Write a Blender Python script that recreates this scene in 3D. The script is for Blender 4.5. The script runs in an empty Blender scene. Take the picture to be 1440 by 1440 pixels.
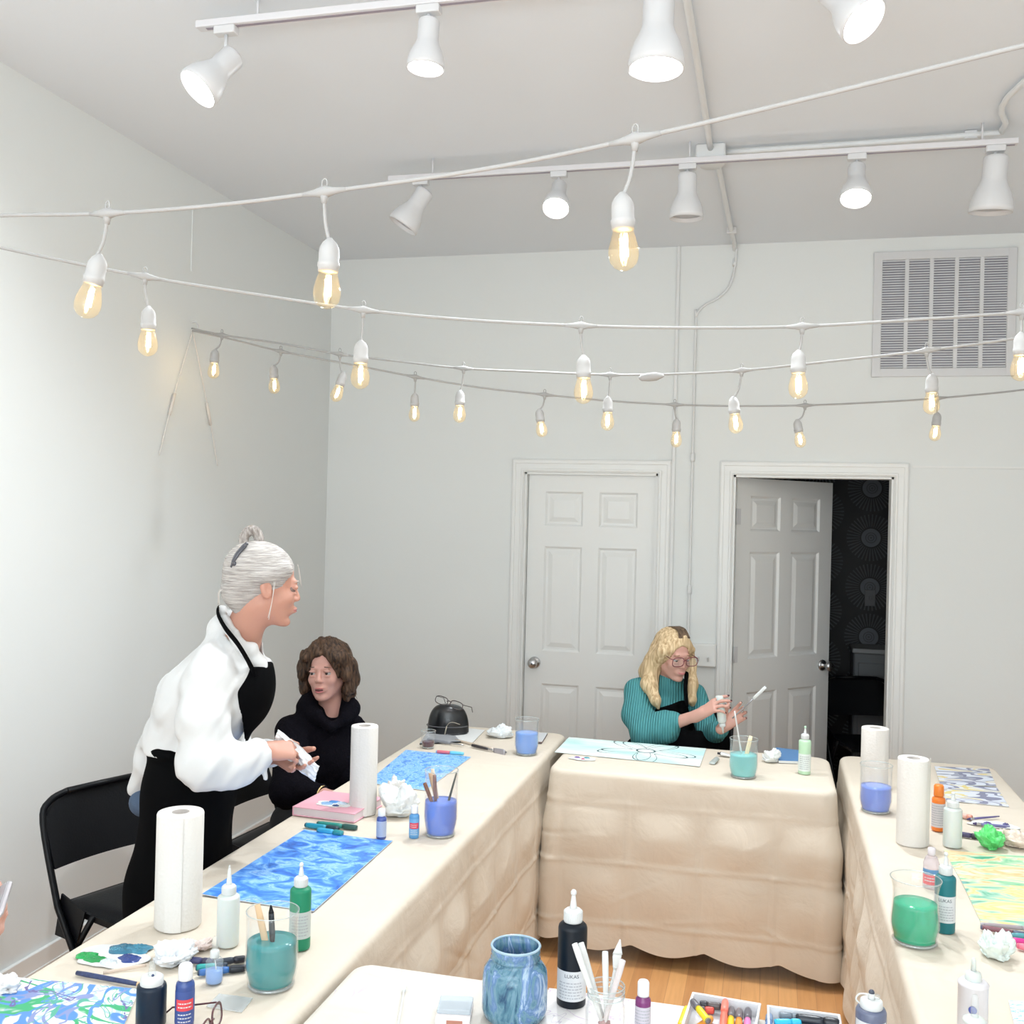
import bpy, math, random
import numpy as np
from mathutils import Vector, Matrix, noise

S = bpy.context.scene
COL = S.collection
PI = math.pi
CAM_H = 1.76
YAW, ROLL, PITCH, FPX = math.radians(14.2), .025, math.atan(6/1440), 1440.
# ---------------------------------------------------------------- camera
_f = np.array([-math.sin(YAW)*math.cos(PITCH), math.cos(YAW)*math.cos(PITCH), math.sin(PITCH)])
_r0 = np.array([math.cos(YAW), math.sin(YAW), 0.]); _u0 = np.cross(_r0, _f)
_r = _r0*math.cos(ROLL)+_u0*math.sin(ROLL); _u = _u0*math.cos(ROLL)-_r0*math.sin(ROLL)
_C = np.array([0, 0, CAM_H])
cam = bpy.data.objects.new('camera', bpy.data.cameras.new('camera'))
COL.objects.link(cam)
m = Matrix.Identity(4)
for i in range(3):
    m[i][0] = _r[i]; m[i][1] = _u[i]; m[i][2] = -_f[i]; m[i][3] = _C[i]
cam.matrix_world = m
cam.data.sensor_width = 36; cam.data.lens = 36.0; cam.data.clip_start = .05
S.camera = cam
# ---------------------------------------------------------------- light and exposure
S.view_settings.view_transform = 'Standard'; S.view_settings.look = 'None'
S.view_settings.gamma = 1; S.view_settings.use_curve_mapping = False
S.view_settings.exposure = 0.0
world = bpy.data.worlds.new('world'); S.world = world; world.use_nodes = True
world.node_tree.nodes['Background'].inputs[0].default_value = (.9, .95, 1, 1)
world.node_tree.nodes['Background'].inputs[1].default_value = .0
LC = (.84, .94, 1)
def area(name, loc, rot, sx, sy, power, col):
    l = bpy.data.lights.new(name, 'AREA'); l.shape = 'RECTANGLE'; l.size = sx; l.size_y = sy
    l.energy = power; l.color = col
    o = bpy.data.objects.new(name, l); COL.objects.link(o); o.location = loc; o.rotation_euler = rot
    return o
area('rear_ceiling_fill', (-.3, -1.2, 3.22), (0, 0, 0), 3.2, 1.6, 34, LC)  # added fill panel standing in for unseen ceiling lights behind the camera
area('ceiling_bounce_fill', (-.3, -1.7, 1.5), (math.radians(165), 0, 0), 3.4, 1.2, 130, LC)  # added upward fill behind the camera to brighten the ceiling, no real lamp
area('frontal_fill', (-.2, -3.1, 1.75), (math.radians(90), 0, 0), 3.6, 2.4, 62, LC)  # added frontal fill before the closed front wall, which has no window
SPOT_W = {1: 28., 2: 125.}
WALL_COL = (.83, .85, .84, 1)
CEIL_COL = (.83, .865, .905, 1)

# ---------------------------------------------------------------- pixel helpers: a pixel seen on a known plane gives a place in the room
def _ray(px, py): return _f + _r*(px-720)/FPX - _u*(py-720)/FPX
def Z(px, py, z):
    d = _ray(px, py); return _C + d*((z-CAM_H)/d[2])
def D(px, py, dep): return _C + _ray(px, py)*dep
def onY(px, py, y):
    d = _ray(px, py); return _C + d*(y/d[1])
def onX(px, py, x):
    d = _ray(px, py); return _C + d*(x/d[0])
def V(a): return np.array(a, dtype=float)
def unit(a): a = V(a); return a/np.linalg.norm(a)
FH = unit([_f[0], _f[1], 0]); RH = unit([_r0[0], _r0[1], 0]); UP = V([0, 0, 1])

# ---------------------------------------------------------------- tagging
def tag(o, label=None, cat=None, group=None, kind=None):
    if label: o['label'] = label
    if cat: o['category'] = cat
    if group: o['group'] = group
    if kind: o['kind'] = kind
    return o
def thing(name, label, cat, loc=(0, 0, 0), rz=0., group=None, kind=None, rot=None):
    o = bpy.data.objects.new(name, None); COL.objects.link(o)
    o.empty_display_size = .05
    o.location = tuple(loc); o.rotation_euler = rot if rot is not None else (0, 0, rz)
    return tag(o, label, cat, group, kind)
def link_mesh(name, me, mat, parent=None):
    if mat is not None:
        for mm in (mat if isinstance(mat, (list, tuple)) else [mat]): me.materials.append(mm)
    o = bpy.data.objects.new(name, me); COL.objects.link(o)
    if parent is not None: o.parent = parent
    return o

# ---------------------------------------------------------------- mesh builder
class MB:
    def __init__(s): s.v = []; s.f = []; s.sm = []; s.mi = []; s.uv = {}
    def add(s, vs, fs, smooth=False, mi=0, M=None):
        b = len(s.v)
        if M is not None: vs = [tuple(M @ Vector(v)) for v in vs]
        s.v += [tuple(float(c) for c in v) for v in vs]
        s.f += [tuple(i+b for i in f) for f in fs]
        s.sm += [smooth]*len(fs); s.mi += [mi]*len(fs)
        return s
    def box(s, x0, x1, y0, y1, z0, z1, bev=0., M=None, mi=0):
        if bev <= 0:
            vs = [(x, y, z) for z in (z0, z1) for y in (y0, y1) for x in (x0, x1)]
            fs = [(0, 2, 3, 1), (4, 5, 7, 6), (0, 1, 5, 4), (2, 6, 7, 3), (0, 4, 6, 2), (1, 3, 7, 5)]
            return s.add(vs, fs, False, mi, M)
        b = min(bev, (x1-x0)/2.01, (y1-y0)/2.01, (z1-z0)/2.01)
        def ring(z, i):
            a, c, d, e = x0+i, x1-i, y0+i, y1-i
            k = b*.3 if i < b*.5 else 0
            q = b if i < b*.5 else b*.6
            return [(a+q, d, z), (c-q, d, z), (c, d+q, z), (c, e-q, z), (c-q, e, z), (a+q, e, z), (a, e-q, z), (a, d+q, z)]
        rs = [ring(z0, b), ring(z0+b*.3, b*.3), ring(z0+b, 0), ring(z1-b, 0), ring(z1-b*.3, b*.3), ring(z1, b)]
        vs = [p for q in rs for p in q]; fs = [tuple(reversed(range(8))), tuple(range(40, 48))]
        for k in range(5):
            for i in range(8):
                j = (i+1) % 8; fs.append((k*8+i, k*8+j, k*8+8+j, k*8+8+i))
        return s.add(vs, fs, False, mi, M)
    def lathe(s, prof, n=40, M=None, mi=0, smooth=True, cap0=True, cap1=True):
        vs = []; fs = []
        for r, z in prof:
            for i in range(n):
                a = 2*PI*i/n; vs.append((r*math.cos(a), r*math.sin(a), z))
        for k in range(len(prof)-1):
            for i in range(n):
                j = (i+1) % n; fs.append((k*n+i, k*n+j, (k+1)*n+j, (k+1)*n+i))
        if cap0: fs.append(tuple(reversed(range(n))))
        if cap1: fs.append(tuple(range((len(prof)-1)*n, len(prof)*n)))
        return s.add(vs, fs, smooth, mi, M)
    def tube(s, pts, r, n=10, M=None, mi=0, flat=1., closed=False, up=None):
        pts = [Vector(tuple(p)) for p in pts]; N = len(pts)
        rs = r if isinstance(r, (list, tuple)) else [r]*N
        vs = []; fs = []; prev = None
        for k, p in enumerate(pts):
            if closed: t = pts[(k+1) % N]-pts[k-1]
            else: t = pts[min(k+1, N-1)]-pts[max(k-1, 0)]
            if t.length < 1e-9: t = Vector((0, 0, 1))
            t.normalize()
            if prev is None:
                h = Vector(up) if up is not None else (Vector((0, 0, 1)) if abs(t.z) < .9 else Vector((1, 0, 0)))
            else: h = prev
            a = (h - t*h.dot(t))
            if a.length < 1e-6: a = t.orthogonal()
            a.normalize(); b = t.cross(a); prev = a
            for i in range(n):
                q = 2*PI*i/n; vs.append(p + a*math.cos(q)*rs[k]*flat + b*math.sin(q)*rs[k])
        K = N if closed else N-1
        for k in range(K):
            k2 = (k+1) % N
            for i in range(n):
                j = (i+1) % n; fs.append((k*n+i, k*n+j, k2*n+j, k2*n+i))
        if not closed:
            fs.append(tuple(reversed(range(n)))); fs.append(tuple(range((N-1)*n, N*n)))
        return s.add(vs, fs, True, mi, M)
    def ball(s, c, r, n=16, M=None, mi=0, sc=(1, 1, 1)):
        vs = []; fs = []
        m2 = n//2
        for k in range(1, m2):
            th = PI*k/m2
            for i in range(n):
                a = 2*PI*i/n
                vs.append((c[0]+r*sc[0]*math.sin(th)*math.cos(a), c[1]+r*sc[1]*math.sin(th)*math.sin(a), c[2]+r*sc[2]*math.cos(th)))
        for k in range(m2-2):
            for i in range(n):
                j = (i+1) % n; fs.append((k*n+i, (k+1)*n+i, (k+1)*n+j, k*n+j))
        t = len(vs); vs += [(c[0], c[1], c[2]+r*sc[2]), (c[0], c[1], c[2]-r*sc[2])]
        for i in range(n):
            j = (i+1) % n; fs.append((t, i, j)); fs.append((t+1, (m2-2)*n+j, (m2-2)*n+i))
        return s.add(vs, fs, True, mi, M)
    def prism(s, poly, z0, z1, M=None, mi=0):
        n = len(poly); vs = [(x, y, z0) for x, y in poly]+[(x, y, z1) for x, y in poly]
        fs = [tuple(reversed(range(n))), tuple(range(n, 2*n))]+[(i, (i+1) % n, n+(i+1) % n, n+i) for i in range(n)]
        return s.add(vs, fs, False, mi, M)
    def grid(s, nu, nv, fn, smooth=True, mi=0, M=None, uv=False):
        vs = []; fs = []; b = len(s.v)
        for j in range(nv+1):
            for i in range(nu+1):
                vs.append(fn(i/nu, j/nv))
                if uv: s.uv[b+j*(nu+1)+i] = (i/nu, j/nv)
        for j in range(nv):
            for i in range(nu):
                a = j*(nu+1)+i; fs.append((a, a+1, a+nu+2, a+nu+1))
        return s.add(vs, fs, smooth, mi, M)
    def mesh(s, name='m'):
        me = bpy.data.meshes.new(name); me.from_pydata(s.v, [], s.f)
        me.polygons.foreach_set('use_smooth', s.sm); me.polygons.foreach_set('material_index', s.mi)
        if s.uv:
            ul = me.uv_layers.new(name='UVMap')
            for L in me.loops: ul.data[L.index].uv = s.uv.get(L.vertex_index, (0, 0))
        me.validate(); me.update(); return me
    def build(s, name, mat, parent=None): return link_mesh(name, s.mesh(name), mat, parent)
def rotm(x=0, y=0, z=0, loc=(0, 0, 0)):
    return Matrix.Translation(tuple(loc)) @ Matrix.Rotation(z, 4, 'Z') @ Matrix.Rotation(y, 4, 'Y') @ Matrix.Rotation(x, 4, 'X')
def along(a, b):
    """matrix taking local +Z at origin to the direction a->b, located at a"""
    a = Vector(tuple(a)); d = Vector(tuple(b))-a
    return Matrix.Translation(a) @ d.to_track_quat('Z', 'Y').to_matrix().to_4x4()
def copy_tree(o, parent=None):
    c = o.copy(); COL.objects.link(c); c.parent = parent
    for ch in list(o.children): copy_tree(ch, c)
    return c

# ---------------------------------------------------------------- materials
def newmat(name):
    mt = bpy.data.materials.new(name); mt.use_nodes = True
    return mt, mt.node_tree, mt.node_tree.nodes['Principled BSDF']
def mat(name, col, rough=.5, metal=0., bump=0., bscale=60., var=0., vscale=4., sub=0., spec=.5, alpha=1., trans=0., coat=0.):
    mt, nt, p = newmat(name)
    c = tuple(col)+(1,) if len(col) == 3 else tuple(col)
    p.inputs['Base Color'].default_value = c; p.inputs['Roughness'].default_value = rough
    p.inputs['Metallic'].default_value = metal; p.inputs['Specular IOR Level'].default_value = spec
    p.inputs['Transmission Weight'].default_value = trans; p.inputs['Alpha'].default_value = alpha
    p.inputs['Coat Weight'].default_value = coat
    if sub > 0:
        p.inputs['Subsurface Weight'].default_value = sub; p.inputs['Subsurface Radius'].default_value = (1, .4, .25)
        p.inputs['Subsurface Scale'].default_value = .01
    tc = nt.nodes.new('ShaderNodeTexCoord')
    nz = nt.nodes.new('ShaderNodeTexNoise'); nz.inputs['Scale'].default_value = vscale; nz.inputs['Detail'].default_value = 4
    nt.links.new(tc.outputs['Object'], nz.inputs['Vector'])
    mx = nt.nodes.new('ShaderNodeMix'); mx.data_type = 'RGBA'
    mx.inputs[6].default_value = tuple(max(0, x*(1-var)) for x in c[:3])+(1,)
    mx.inputs[7].default_value = tuple(min(1, x*(1+var*.6)) for x in c[:3])+(1,)
    nt.links.new(nz.outputs['Fac'], mx.inputs[0]); nt.links.new(mx.outputs[2], p.inputs['Base Color'])
    if bump > 0:
        n2 = nt.nodes.new('ShaderNodeTexNoise'); n2.inputs['Scale'].default_value = bscale; n2.inputs['Detail'].default_value = 3
        nt.links.new(tc.outputs['Object'], n2.inputs['Vector'])
        b = nt.nodes.new('ShaderNodeBump'); b.inputs['Strength'].default_value = bump; b.inputs['Distance'].default_value = .01
        nt.links.new(n2.outputs['Fac'], b.inputs['Height']); nt.links.new(b.outputs[0], p.inputs['Normal'])
    return mt
def emit(name, col, strength):
    mt, nt, p = newmat(name)
    p.inputs['Base Color'].default_value = tuple(col)+(1,)
    p.inputs['Emission Color'].default_value = tuple(col)+(1,); p.inputs['Emission Strength'].default_value = strength
    return mt
def thin_glass(name, tint=(1, 1, 1), refl=.05, body=0.03, rough=.02, bodycol=(.9, .95, .95)):
    """clear thin wall: straight-through transmission, fresnel reflection and a faint body"""
    mt, nt, p = newmat(name); out = nt.nodes['Material Output']
    tr = nt.nodes.new('ShaderNodeBsdfTransparent'); tr.inputs[0].default_value = tuple(tint)+(1,)
    gl = nt.nodes.new('ShaderNodeBsdfGlossy'); gl.inputs['Roughness'].default_value = rough
    df = nt.nodes.new('ShaderNodeBsdfDiffuse'); df.inputs[0].default_value = tuple(bodycol)+(1,)
    l0 = nt.nodes.new('ShaderNodeLayerWeight'); l0.inputs['Blend'].default_value = .5
    pw = nt.nodes.new('ShaderNodeMath'); pw.operation = 'POWER'; pw.inputs[1].default_value = 3.5; nt.links.new(l0.outputs['Facing'], pw.inputs[0])
    lw = nt.nodes.new('ShaderNodeMath'); lw.operation = 'MULTIPLY_ADD'; lw.inputs[1].default_value = .45; lw.inputs[2].default_value = refl*.6; nt.links.new(pw.outputs[0], lw.inputs[0])
    m1 = nt.nodes.new('ShaderNodeMixShader'); m1.inputs[0].default_value = body
    nt.links.new(tr.outputs[0], m1.inputs[1]); nt.links.new(df.outputs[0], m1.inputs[2])
    m2 = nt.nodes.new('ShaderNodeMixShader'); nt.links.new(lw.outputs[0], m2.inputs[0])
    nt.links.new(m1.outputs[0], m2.inputs[1]); nt.links.new(gl.outputs[0], m2.inputs[2])
    nt.links.new(m2.outputs[0], out.inputs[0])
    return mt
def ramp(nt, stops, interp='LINEAR'):
    r = nt.nodes.new('ShaderNodeValToRGB'); e = r.color_ramp; e.interpolation = interp
    while len(e.elements) < len(stops): e.elements.new(.5)
    for el, (p, c) in zip(e.elements, stops): el.position = p; el.color = tuple(c)+(1,)
    return r
def paint_mat(name, stops, scale=(6, 20, 1), nscale=3., detail=6, dist=1.2, rough=.45, interp='LINEAR', rot=0., over=None, coord='UV'):
    """brushed paint: layered stretched noise through a colour ramp; over = list of (colour, scale, thresh) strokes"""
    mt, nt, p = newmat(name); p.inputs['Roughness'].default_value = rough
    tc = nt.nodes.new('ShaderNodeTexCoord'); mp = nt.nodes.new('ShaderNodeMapping')
    mp.inputs['Scale'].default_value = scale; mp.inputs['Rotation'].default_value = (0, 0, rot)
    nt.links.new(tc.outputs[coord], mp.inputs[0])
    nz = nt.nodes.new('ShaderNodeTexNoise'); nz.inputs['Scale'].default_value = nscale; nz.inputs['Detail'].default_value = detail
    nz.inputs['Distortion'].default_value = dist; nz.inputs['Roughness'].default_value = .6
    nt.links.new(mp.outputs[0], nz.inputs['Vector'])
    r = ramp(nt, stops, interp); nt.links.new(nz.outputs['Fac'], r.inputs[0]); last = r.outputs[0]
    for i, (col, sc, th, off, w) in enumerate(over or []):
        m2 = nt.nodes.new('ShaderNodeMapping'); m2.inputs['Scale'].default_value = sc; m2.inputs['Location'].default_value = (off, off*1.7, off)
        m2.inputs['Rotation'].default_value = (0, 0, off*.9)
        nt.links.new(tc.outputs[coord], m2.inputs[0])
        n2 = nt.nodes.new('ShaderNodeTexNoise'); n2.inputs['Scale'].default_value = 1.; n2.inputs['Detail'].default_value = 2; n2.inputs['Distortion'].default_value = 1.5
        nt.links.new(m2.outputs[0], n2.inputs['Vector'])
        # a band of the noise = a looping stroke
        rr = ramp(nt, [(0, (0, 0, 0)), (th-w, (0, 0, 0)), (th-w+.008, (1, 1, 1)), (th+w, (1, 1, 1)), (th+w+.008, (0, 0, 0))])
        nt.links.new(n2.outputs['Fac'], rr.inputs[0])
        mx = nt.nodes.new('ShaderNodeMix'); mx.data_type = 'RGBA'
        nt.links.new(rr.outputs[0], mx.inputs[0]); nt.links.new(last, mx.inputs[6]); mx.inputs[7].default_value = tuple(col)+(1,)
        last = mx.outputs[2]
    nt.links.new(last, p.inputs['Base Color'])
    return mt
def strand_mat(name, c1, c2, scale=(60, 60, 6), rough=.62, nscale=1.6, root=None):
    mt, nt, p = newmat(name); p.inputs['Roughness'].default_value = rough
    tc = nt.nodes.new('ShaderNodeTexCoord'); mp = nt.nodes.new('ShaderNodeMapping'); mp.inputs['Scale'].default_value = scale
    nt.links.new(tc.outputs['Object'], mp.inputs[0])
    nz = nt.nodes.new('ShaderNodeTexNoise'); nz.inputs['Scale'].default_value = nscale; nz.inputs['Detail'].default_value = 4; nz.inputs['Distortion'].default_value = .4
    nt.links.new(mp.outputs[0], nz.inputs['Vector'])
    r = ramp(nt, [(.32, c1), (.68, c2)]); nt.links.new(nz.outputs['Fac'], r.inputs[0]); nt.links.new(r.outputs[0], p.inputs['Base Color']); p.inputs['Specular IOR Level'].default_value = .25
    b = nt.nodes.new('ShaderNodeBump'); b.inputs['Strength'].default_value = .6; b.inputs['Distance'].default_value = .004
    nt.links.new(nz.outputs['Fac'], b.inputs['Height']); nt.links.new(b.outputs[0], p.inputs['Normal'])
    return mt
white_plastic = mat('white_plastic', (.70, .71, .70), .38)
frosted_plastic = mat('frosted_plastic', (.66, .70, .67), .4, sub=.3)
white_metal = mat('white_painted_metal', (.72, .72, .73), .4)
dull_metal = mat('brushed_metal', (.55, .55, .56), .3, 1.)
black_plastic = mat('black_plastic', (.006, .007, .009), .45, spec=.2)
black_metal = mat('black_painted_metal', (.004, .0045, .006), .4, spec=.22)
paper = mat('white_paper', (.74, .75, .74), .8)
wood_light = mat('light_wood', (.72, .5, .3), .6, var=.2, vscale=30)
clear = thin_glass('clear_glass')
clear_plastic = thin_glass('clear_plastic', (.97, .98, .98), body=.12, rough=.15)
# ================================================================ the room
XL, XR, YB, YF, HC = -2.64, 2.3, 5.8, -3.2, 3.30
wall_m = mat('white_wall_paint', WALL_COL[:3], .85, bump=.06, bscale=25, var=.015, vscale=1.5)
ceil_m = mat('white_ceiling_paint', CEIL_COL[:3], .9, bump=.05, bscale=30, var=.015, vscale=1.)
trim_m = mat('white_gloss_trim', (.86, .865, .85), .4)
def struct(name, mb, m, parent=None):
    o = mb.build(name, m, parent)
    if parent is None: o['kind'] = 'structure'
    return o
# wood floor
fm, nt, p = newmat('oak_floor_boards'); p.inputs['Roughness'].default_value = .35
tc = nt.nodes.new('ShaderNodeTexCoord'); mp = nt.nodes.new('ShaderNodeMapping'); mp.inputs['Rotation'].default_value = (0, 0, PI/2)
nt.links.new(tc.outputs['Object'], mp.inputs[0])
bk = nt.nodes.new('ShaderNodeTexBrick'); bk.inputs['Scale'].default_value = 1.; bk.inputs['Brick Width'].default_value = 1.5; bk.inputs['Row Height'].default_value = .068
bk.inputs['Mortar Size'].default_value = .0012; bk.inputs['Color1'].default_value = (.52, .24, .09, 1); bk.inputs['Color2'].default_value = (.72, .38, .15, 1)
bk.inputs['Mortar'].default_value = (.50, .25, .10, 1); bk.offset = .37; bk.inputs['Bias'].default_value = .1
nt.links.new(mp.outputs[0], bk.inputs[0])
mp2 = nt.nodes.new('ShaderNodeMapping'); mp2.inputs['Scale'].default_value = (30, 2, 1); nt.links.new(tc.outputs['Object'], mp2.inputs[0])
nz = nt.nodes.new('ShaderNodeTexNoise'); nz.inputs['Scale'].default_value = 2; nz.inputs['Detail'].default_value = 6; nt.links.new(mp2.outputs[0], nz.inputs[0])
mx = nt.nodes.new('ShaderNodeMix'); mx.data_type = 'RGBA'; mx.blend_type = 'MULTIPLY'; mx.inputs[0].default_value = .5
r = ramp(nt, [(.3, (.72, .66, .6)), (.7, (1.0, 1.0, 1.0))]); nt.links.new(nz.outputs[0], r.inputs[0])
nt.links.new(bk.outputs[0], mx.inputs[6]); nt.links.new(r.outputs[0], mx.inputs[7]); nt.links.new(mx.outputs[2], p.inputs['Base Color'])
struct('floor', MB().box(XL-.1, XR+.1, YF-.1, 7.6, -.1, 0), fm)
struct('ceiling', MB().box(XL-.1, XR+.1, YF-.1, YB+.12, HC, HC+.1), ceil_m)
w = MB().box(XL-.1, XL, YF-.1, YB+.12, 0, HC)
w.box(XL, XL+.004, 4.235, 4.243, 2.86, 3.16)      # a raised taped seam in the plaster
struct('wall_left', w, wall_m)
struct('wall_right', MB().box(XR, XR+.1, YF-.1, YB+.12, 0, HC), wall_m)
struct('wall_front', MB().box(XL, XR, YF-.1, YF, 0, HC), wall_m)
DZ = 2.02
A0, A1 = -1.395, -.622          # door_1 opening
B0, B1 = -.205, .632            # door_2 opening
w = MB()
w.box(XL, A0, YB, YB+.12, 0, HC); w.box(A1, B0, YB, YB+.12, 0, HC); w.box(B1, XR, YB, YB+.12, 0, HC)
w.box(A0, A1, YB, YB+.12, DZ, HC); w.box(B0, B1, YB, YB+.12, DZ, HC)
struct('wall_back', w, wall_m)
# panel joint strip to the right of the open door
struct('trim_3', MB().box(B1+.09, XR, YB-.006, YB, 2.072, 2.082), trim_m)
def base(name, x0, x1, y0, y1):
    m = MB().box(x0, x1, y0, y1, 0, .085, .004); m.box(x0, x1 + (.004 if x1-x0 < .05 else 0), y0 - (.004 if y1-y0 < .05 else 0), y1, 0, .02)
    struct(name, m, trim_m)
base('baseboard_left', XL, XL+.016, YF, YB-.016)
base('baseboard_back', XL, A0-.075, YB-.016, YB)
base('baseboard_right', B1+.085, XR, YB-.016, YB)
def casing(name, x0, x1):
    m = MB()
    for k, (w0, w1, d) in enumerate(((0, .075, .012), (.006, .02, .02), (.05, .07, .018))):
        m.box(x0-w1, x0-w0, YB-d, YB, 0, DZ+w1, .003); m.box(x1+w0, x1+w1, YB-d, YB, 0, DZ+w1, .003)
        m.box(x0-w1, x1+w1, YB-d-.0006, YB, DZ+w0, DZ+w1, .003)
    m.box(x0, x0+.012, YB, YB+.12, 0, DZ); m.box(x1-.012, x1, YB, YB+.12, 0, DZ); m.box(x0, x1, YB, YB+.12, DZ-.012, DZ)   # jambs
    if name == 'trim_1': m.box(x0, x0+.03, YB+.083, YB+.1, 0, DZ); m.box(x1-.03, x1, YB+.083, YB+.1, 0, DZ); m.box(x0, x1, YB+.083, YB+.1, DZ-.03, DZ)
    struct(name, m, trim_m)
casing('trim_1', A0, A1); casing('trim_2', B0, B1)
def panel_door(name, W, hinge_left=True):
    """leaf in local x 0..W, y 0..0.035, front face at y=0; six raised panels both sides"""
    root = bpy.data.objects.new(name, None); COL.objects.link(root); root['kind'] = 'structure'
    m = MB(); st = .105*W/.77; mid = .095; Hh = DZ-.02
    rows = [(.2, .78), (.97, 1.58), (1.70, 1.90)]
    pw = (W-2*st-mid)/2
    cols = [(st, st+pw), (st+pw+mid, W-st)]
    # frame (stiles and rails) then sunk panels
    xs = [0, cols[0][0], cols[0][1], cols[1][0], cols[1][1], W]
    zs = [0]+[z for rr in rows for z in rr]+[Hh]
    for i in range(5):
        for j in range(7):
            hole = i in (1, 3) and j in (1, 3, 5)
            if not hole: m.box(xs[i], xs[i+1], 0, .035, zs[j], zs[j+1])
            else:
                x0, x1, z0, z1 = xs[i], xs[i+1], zs[j], zs[j+1]
                m.box(x0, x1, .0125, .0225, z0, z1)
                for sgn, y0 in ((1, 0.), (-1, .035)):
                    ya, yb, yc = y0, y0+sgn*.011, y0+sgn*.002
                    def rect(i_, y): return [(x0+i_, y, z0+i_), (x1-i_, y, z0+i_), (x1-i_, y, z1-i_), (x0+i_, y, z1-i_)]
                    vs = rect(0, ya)+rect(.012, yb)+rect(.024, yb)+rect(.05, yc)
                    fs = []
                    for k in range(3):
                        for q in range(4):
                            fs.append((k*4+q, k*4+(q+1) % 4, k*4+4+(q+1) % 4, k*4+4+q))
                    fs.append((12, 13, 14, 15)); m.add(vs, fs)
    m.build('door_leaf', trim_m, root)
    kx = W-.06
    for yy, sg in ((0, -1), (.035, 1)):
        k = MB(); M = rotm(PI/2 if sg < 0 else -PI/2, 0, 0, (kx, yy, .90))
        k.lathe([(.034, 0), (.034, .006), (.028, .012), (.012, .016), (.011, .034), (.02, .04), (.028, .05), (.029, .062), (.022, .072), (.006, .076)], 28, M)
        kk = k.build('door_knob', dull_metal, root)
        MB().lathe([(.004, .0762), (.004, .0772)], 12, M).build('keyhole', black_plastic, kk)
    for z in (.25, 1.0, 1.78):
        h = MB().box(-.006, .03, -.003, .0, z-.045, z+.045, .001); h.tube([(-.003, -.004, z-.045), (-.003, -.004, z+.045)], .005)
        h.build('hinge', white_metal, root)
    return root
d1 = panel_door('door_1', A1-A0-.03)
d1.location = (A1-.015, YB+.045, .01); d1.rotation_euler = (0, 0, PI)   # hinged on the right, knob on the left
for ch in d1.children: ch.location.y -= .035
d2 = panel_door('door_2', .80)
d2.location = (B0+.018, YB+.11, .01); d2.rotation_euler = (0, 0, math.radians(47))
# dark room behind the open door
wp, nt, p = newmat('black_fan_wallpaper'); p.inputs['Roughness'].default_value = .6
tc = nt.nodes.new('ShaderNodeTexCoord'); sx = nt.nodes.new('ShaderNodeSeparateXYZ'); nt.links.new(tc.outputs['Object'], sx.inputs[0])
def math_node(op, a, b=None, c=None):
    n = nt.nodes.new('ShaderNodeMath'); n.operation = op
    for i, v in enumerate((a, b, c)):
        if v is None: continue
        if isinstance(v, (int, float)): n.inputs[i].default_value = v
        else: nt.links.new(v, n.inputs[i])
    return n.outputs[0]
per = .335
hx = math_node('ADD', math_node('SUBTRACT', sx.outputs[0], .085), sx.outputs[1])                     # walls meet at right angles: run the pattern on along both
colid = math_node('FLOOR', math_node('DIVIDE', hx, per))
lx = math_node('SUBTRACT', math_node('MODULO', math_node('ADD', hx, 50*per), per), per/2)
half = math_node('MULTIPLY', math_node('MODULO', math_node('ADD', colid, 50.), 2.), per*.5)
lz = math_node('SUBTRACT', math_node('MODULO', math_node('ADD', sx.outputs[2], math_node('ADD', half, 50*per)), per), per/2)
rad = math_node('SQRT', math_node('ADD', math_node('MULTIPLY', lx, lx), math_node('MULTIPLY', lz, lz)))
ang = math_node('ARCTAN2', lz, lx)
spoke = math_node('GREATER_THAN', math_node('SINE', math_node('MULTIPLY', ang, 38.)), .35)
ringm = math_node('MULTIPLY', math_node('GREATER_THAN', rad, .072), math_node('LESS_THAN', rad, .158))
disc = math_node('LESS_THAN', rad, .062)
discin = math_node('MULTIPLY', math_node('LESS_THAN', rad, .042), math_node('GREATER_THAN', math_node('SINE', math_node('MULTIPLY', rad, 420.)), .2))
val = math_node('ADD', math_node('MULTIPLY', math_node('MULTIPLY', spoke, ringm), .45), math_node('MULTIPLY', math_node('SUBTRACT', disc, math_node('MULTIPLY', discin, .5)), 1.))
rr = ramp(nt, [(0, (.004, .004, .005)), (1, (.13, .14, .16))]); nt.links.new(val, rr.inputs[0]); nt.links.new(rr.outputs[0], p.inputs['Base Color'])
struct('wall_far', MB().box(-.9, 1.4, 7.3, 7.4, 0, 2.6), wp)
struct('wall_far_right', MB().box(1.05, 1.15, YB+.12, 7.3, 0, 2.6), wp)
struct('wall_far_left', MB().box(-.9, -.8, YB+.12, 7.3, 0, 2.6), wp)
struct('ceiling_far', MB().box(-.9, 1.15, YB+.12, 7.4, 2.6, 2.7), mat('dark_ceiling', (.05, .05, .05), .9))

# ---- return air grille
g0 = onY(1232, 350, YB); g1 = onY(1428, 533, YB)
gx0, gx1, gz0, gz1 = g0[0]-.01, g1[0]-.005, 2.555, 3.225
vent = thing('return_air_grille', 'large white louvred return air grille high on the back wall', 'vent', ((gx0+gx1)/2, YB, gz0))
gw = (gx1-gx0)/2; gh = gz1-gz0
fr = MB(); e = .045
fr.box(-gw, gw, -.012, 0, 0, e, .003); fr.box(-gw, gw, -.012, 0, gh-e, gh, .003)
fr.box(-gw, -gw+e, -.0125, 0, 0, gh, .003); fr.box(gw-e, gw, -.0125, 0, 0, gh, .003)
for k in range(1, 5):
    x = -gw+e+(2*gw-2*e)*k/5; fr.box(x-.010, x+.010, -.0118, 0, e, gh-e)
fr.build('grille_frame', white_metal, vent)
lm = mat('grille_louvre_paint', (.78, .78, .80), .5)
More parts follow.
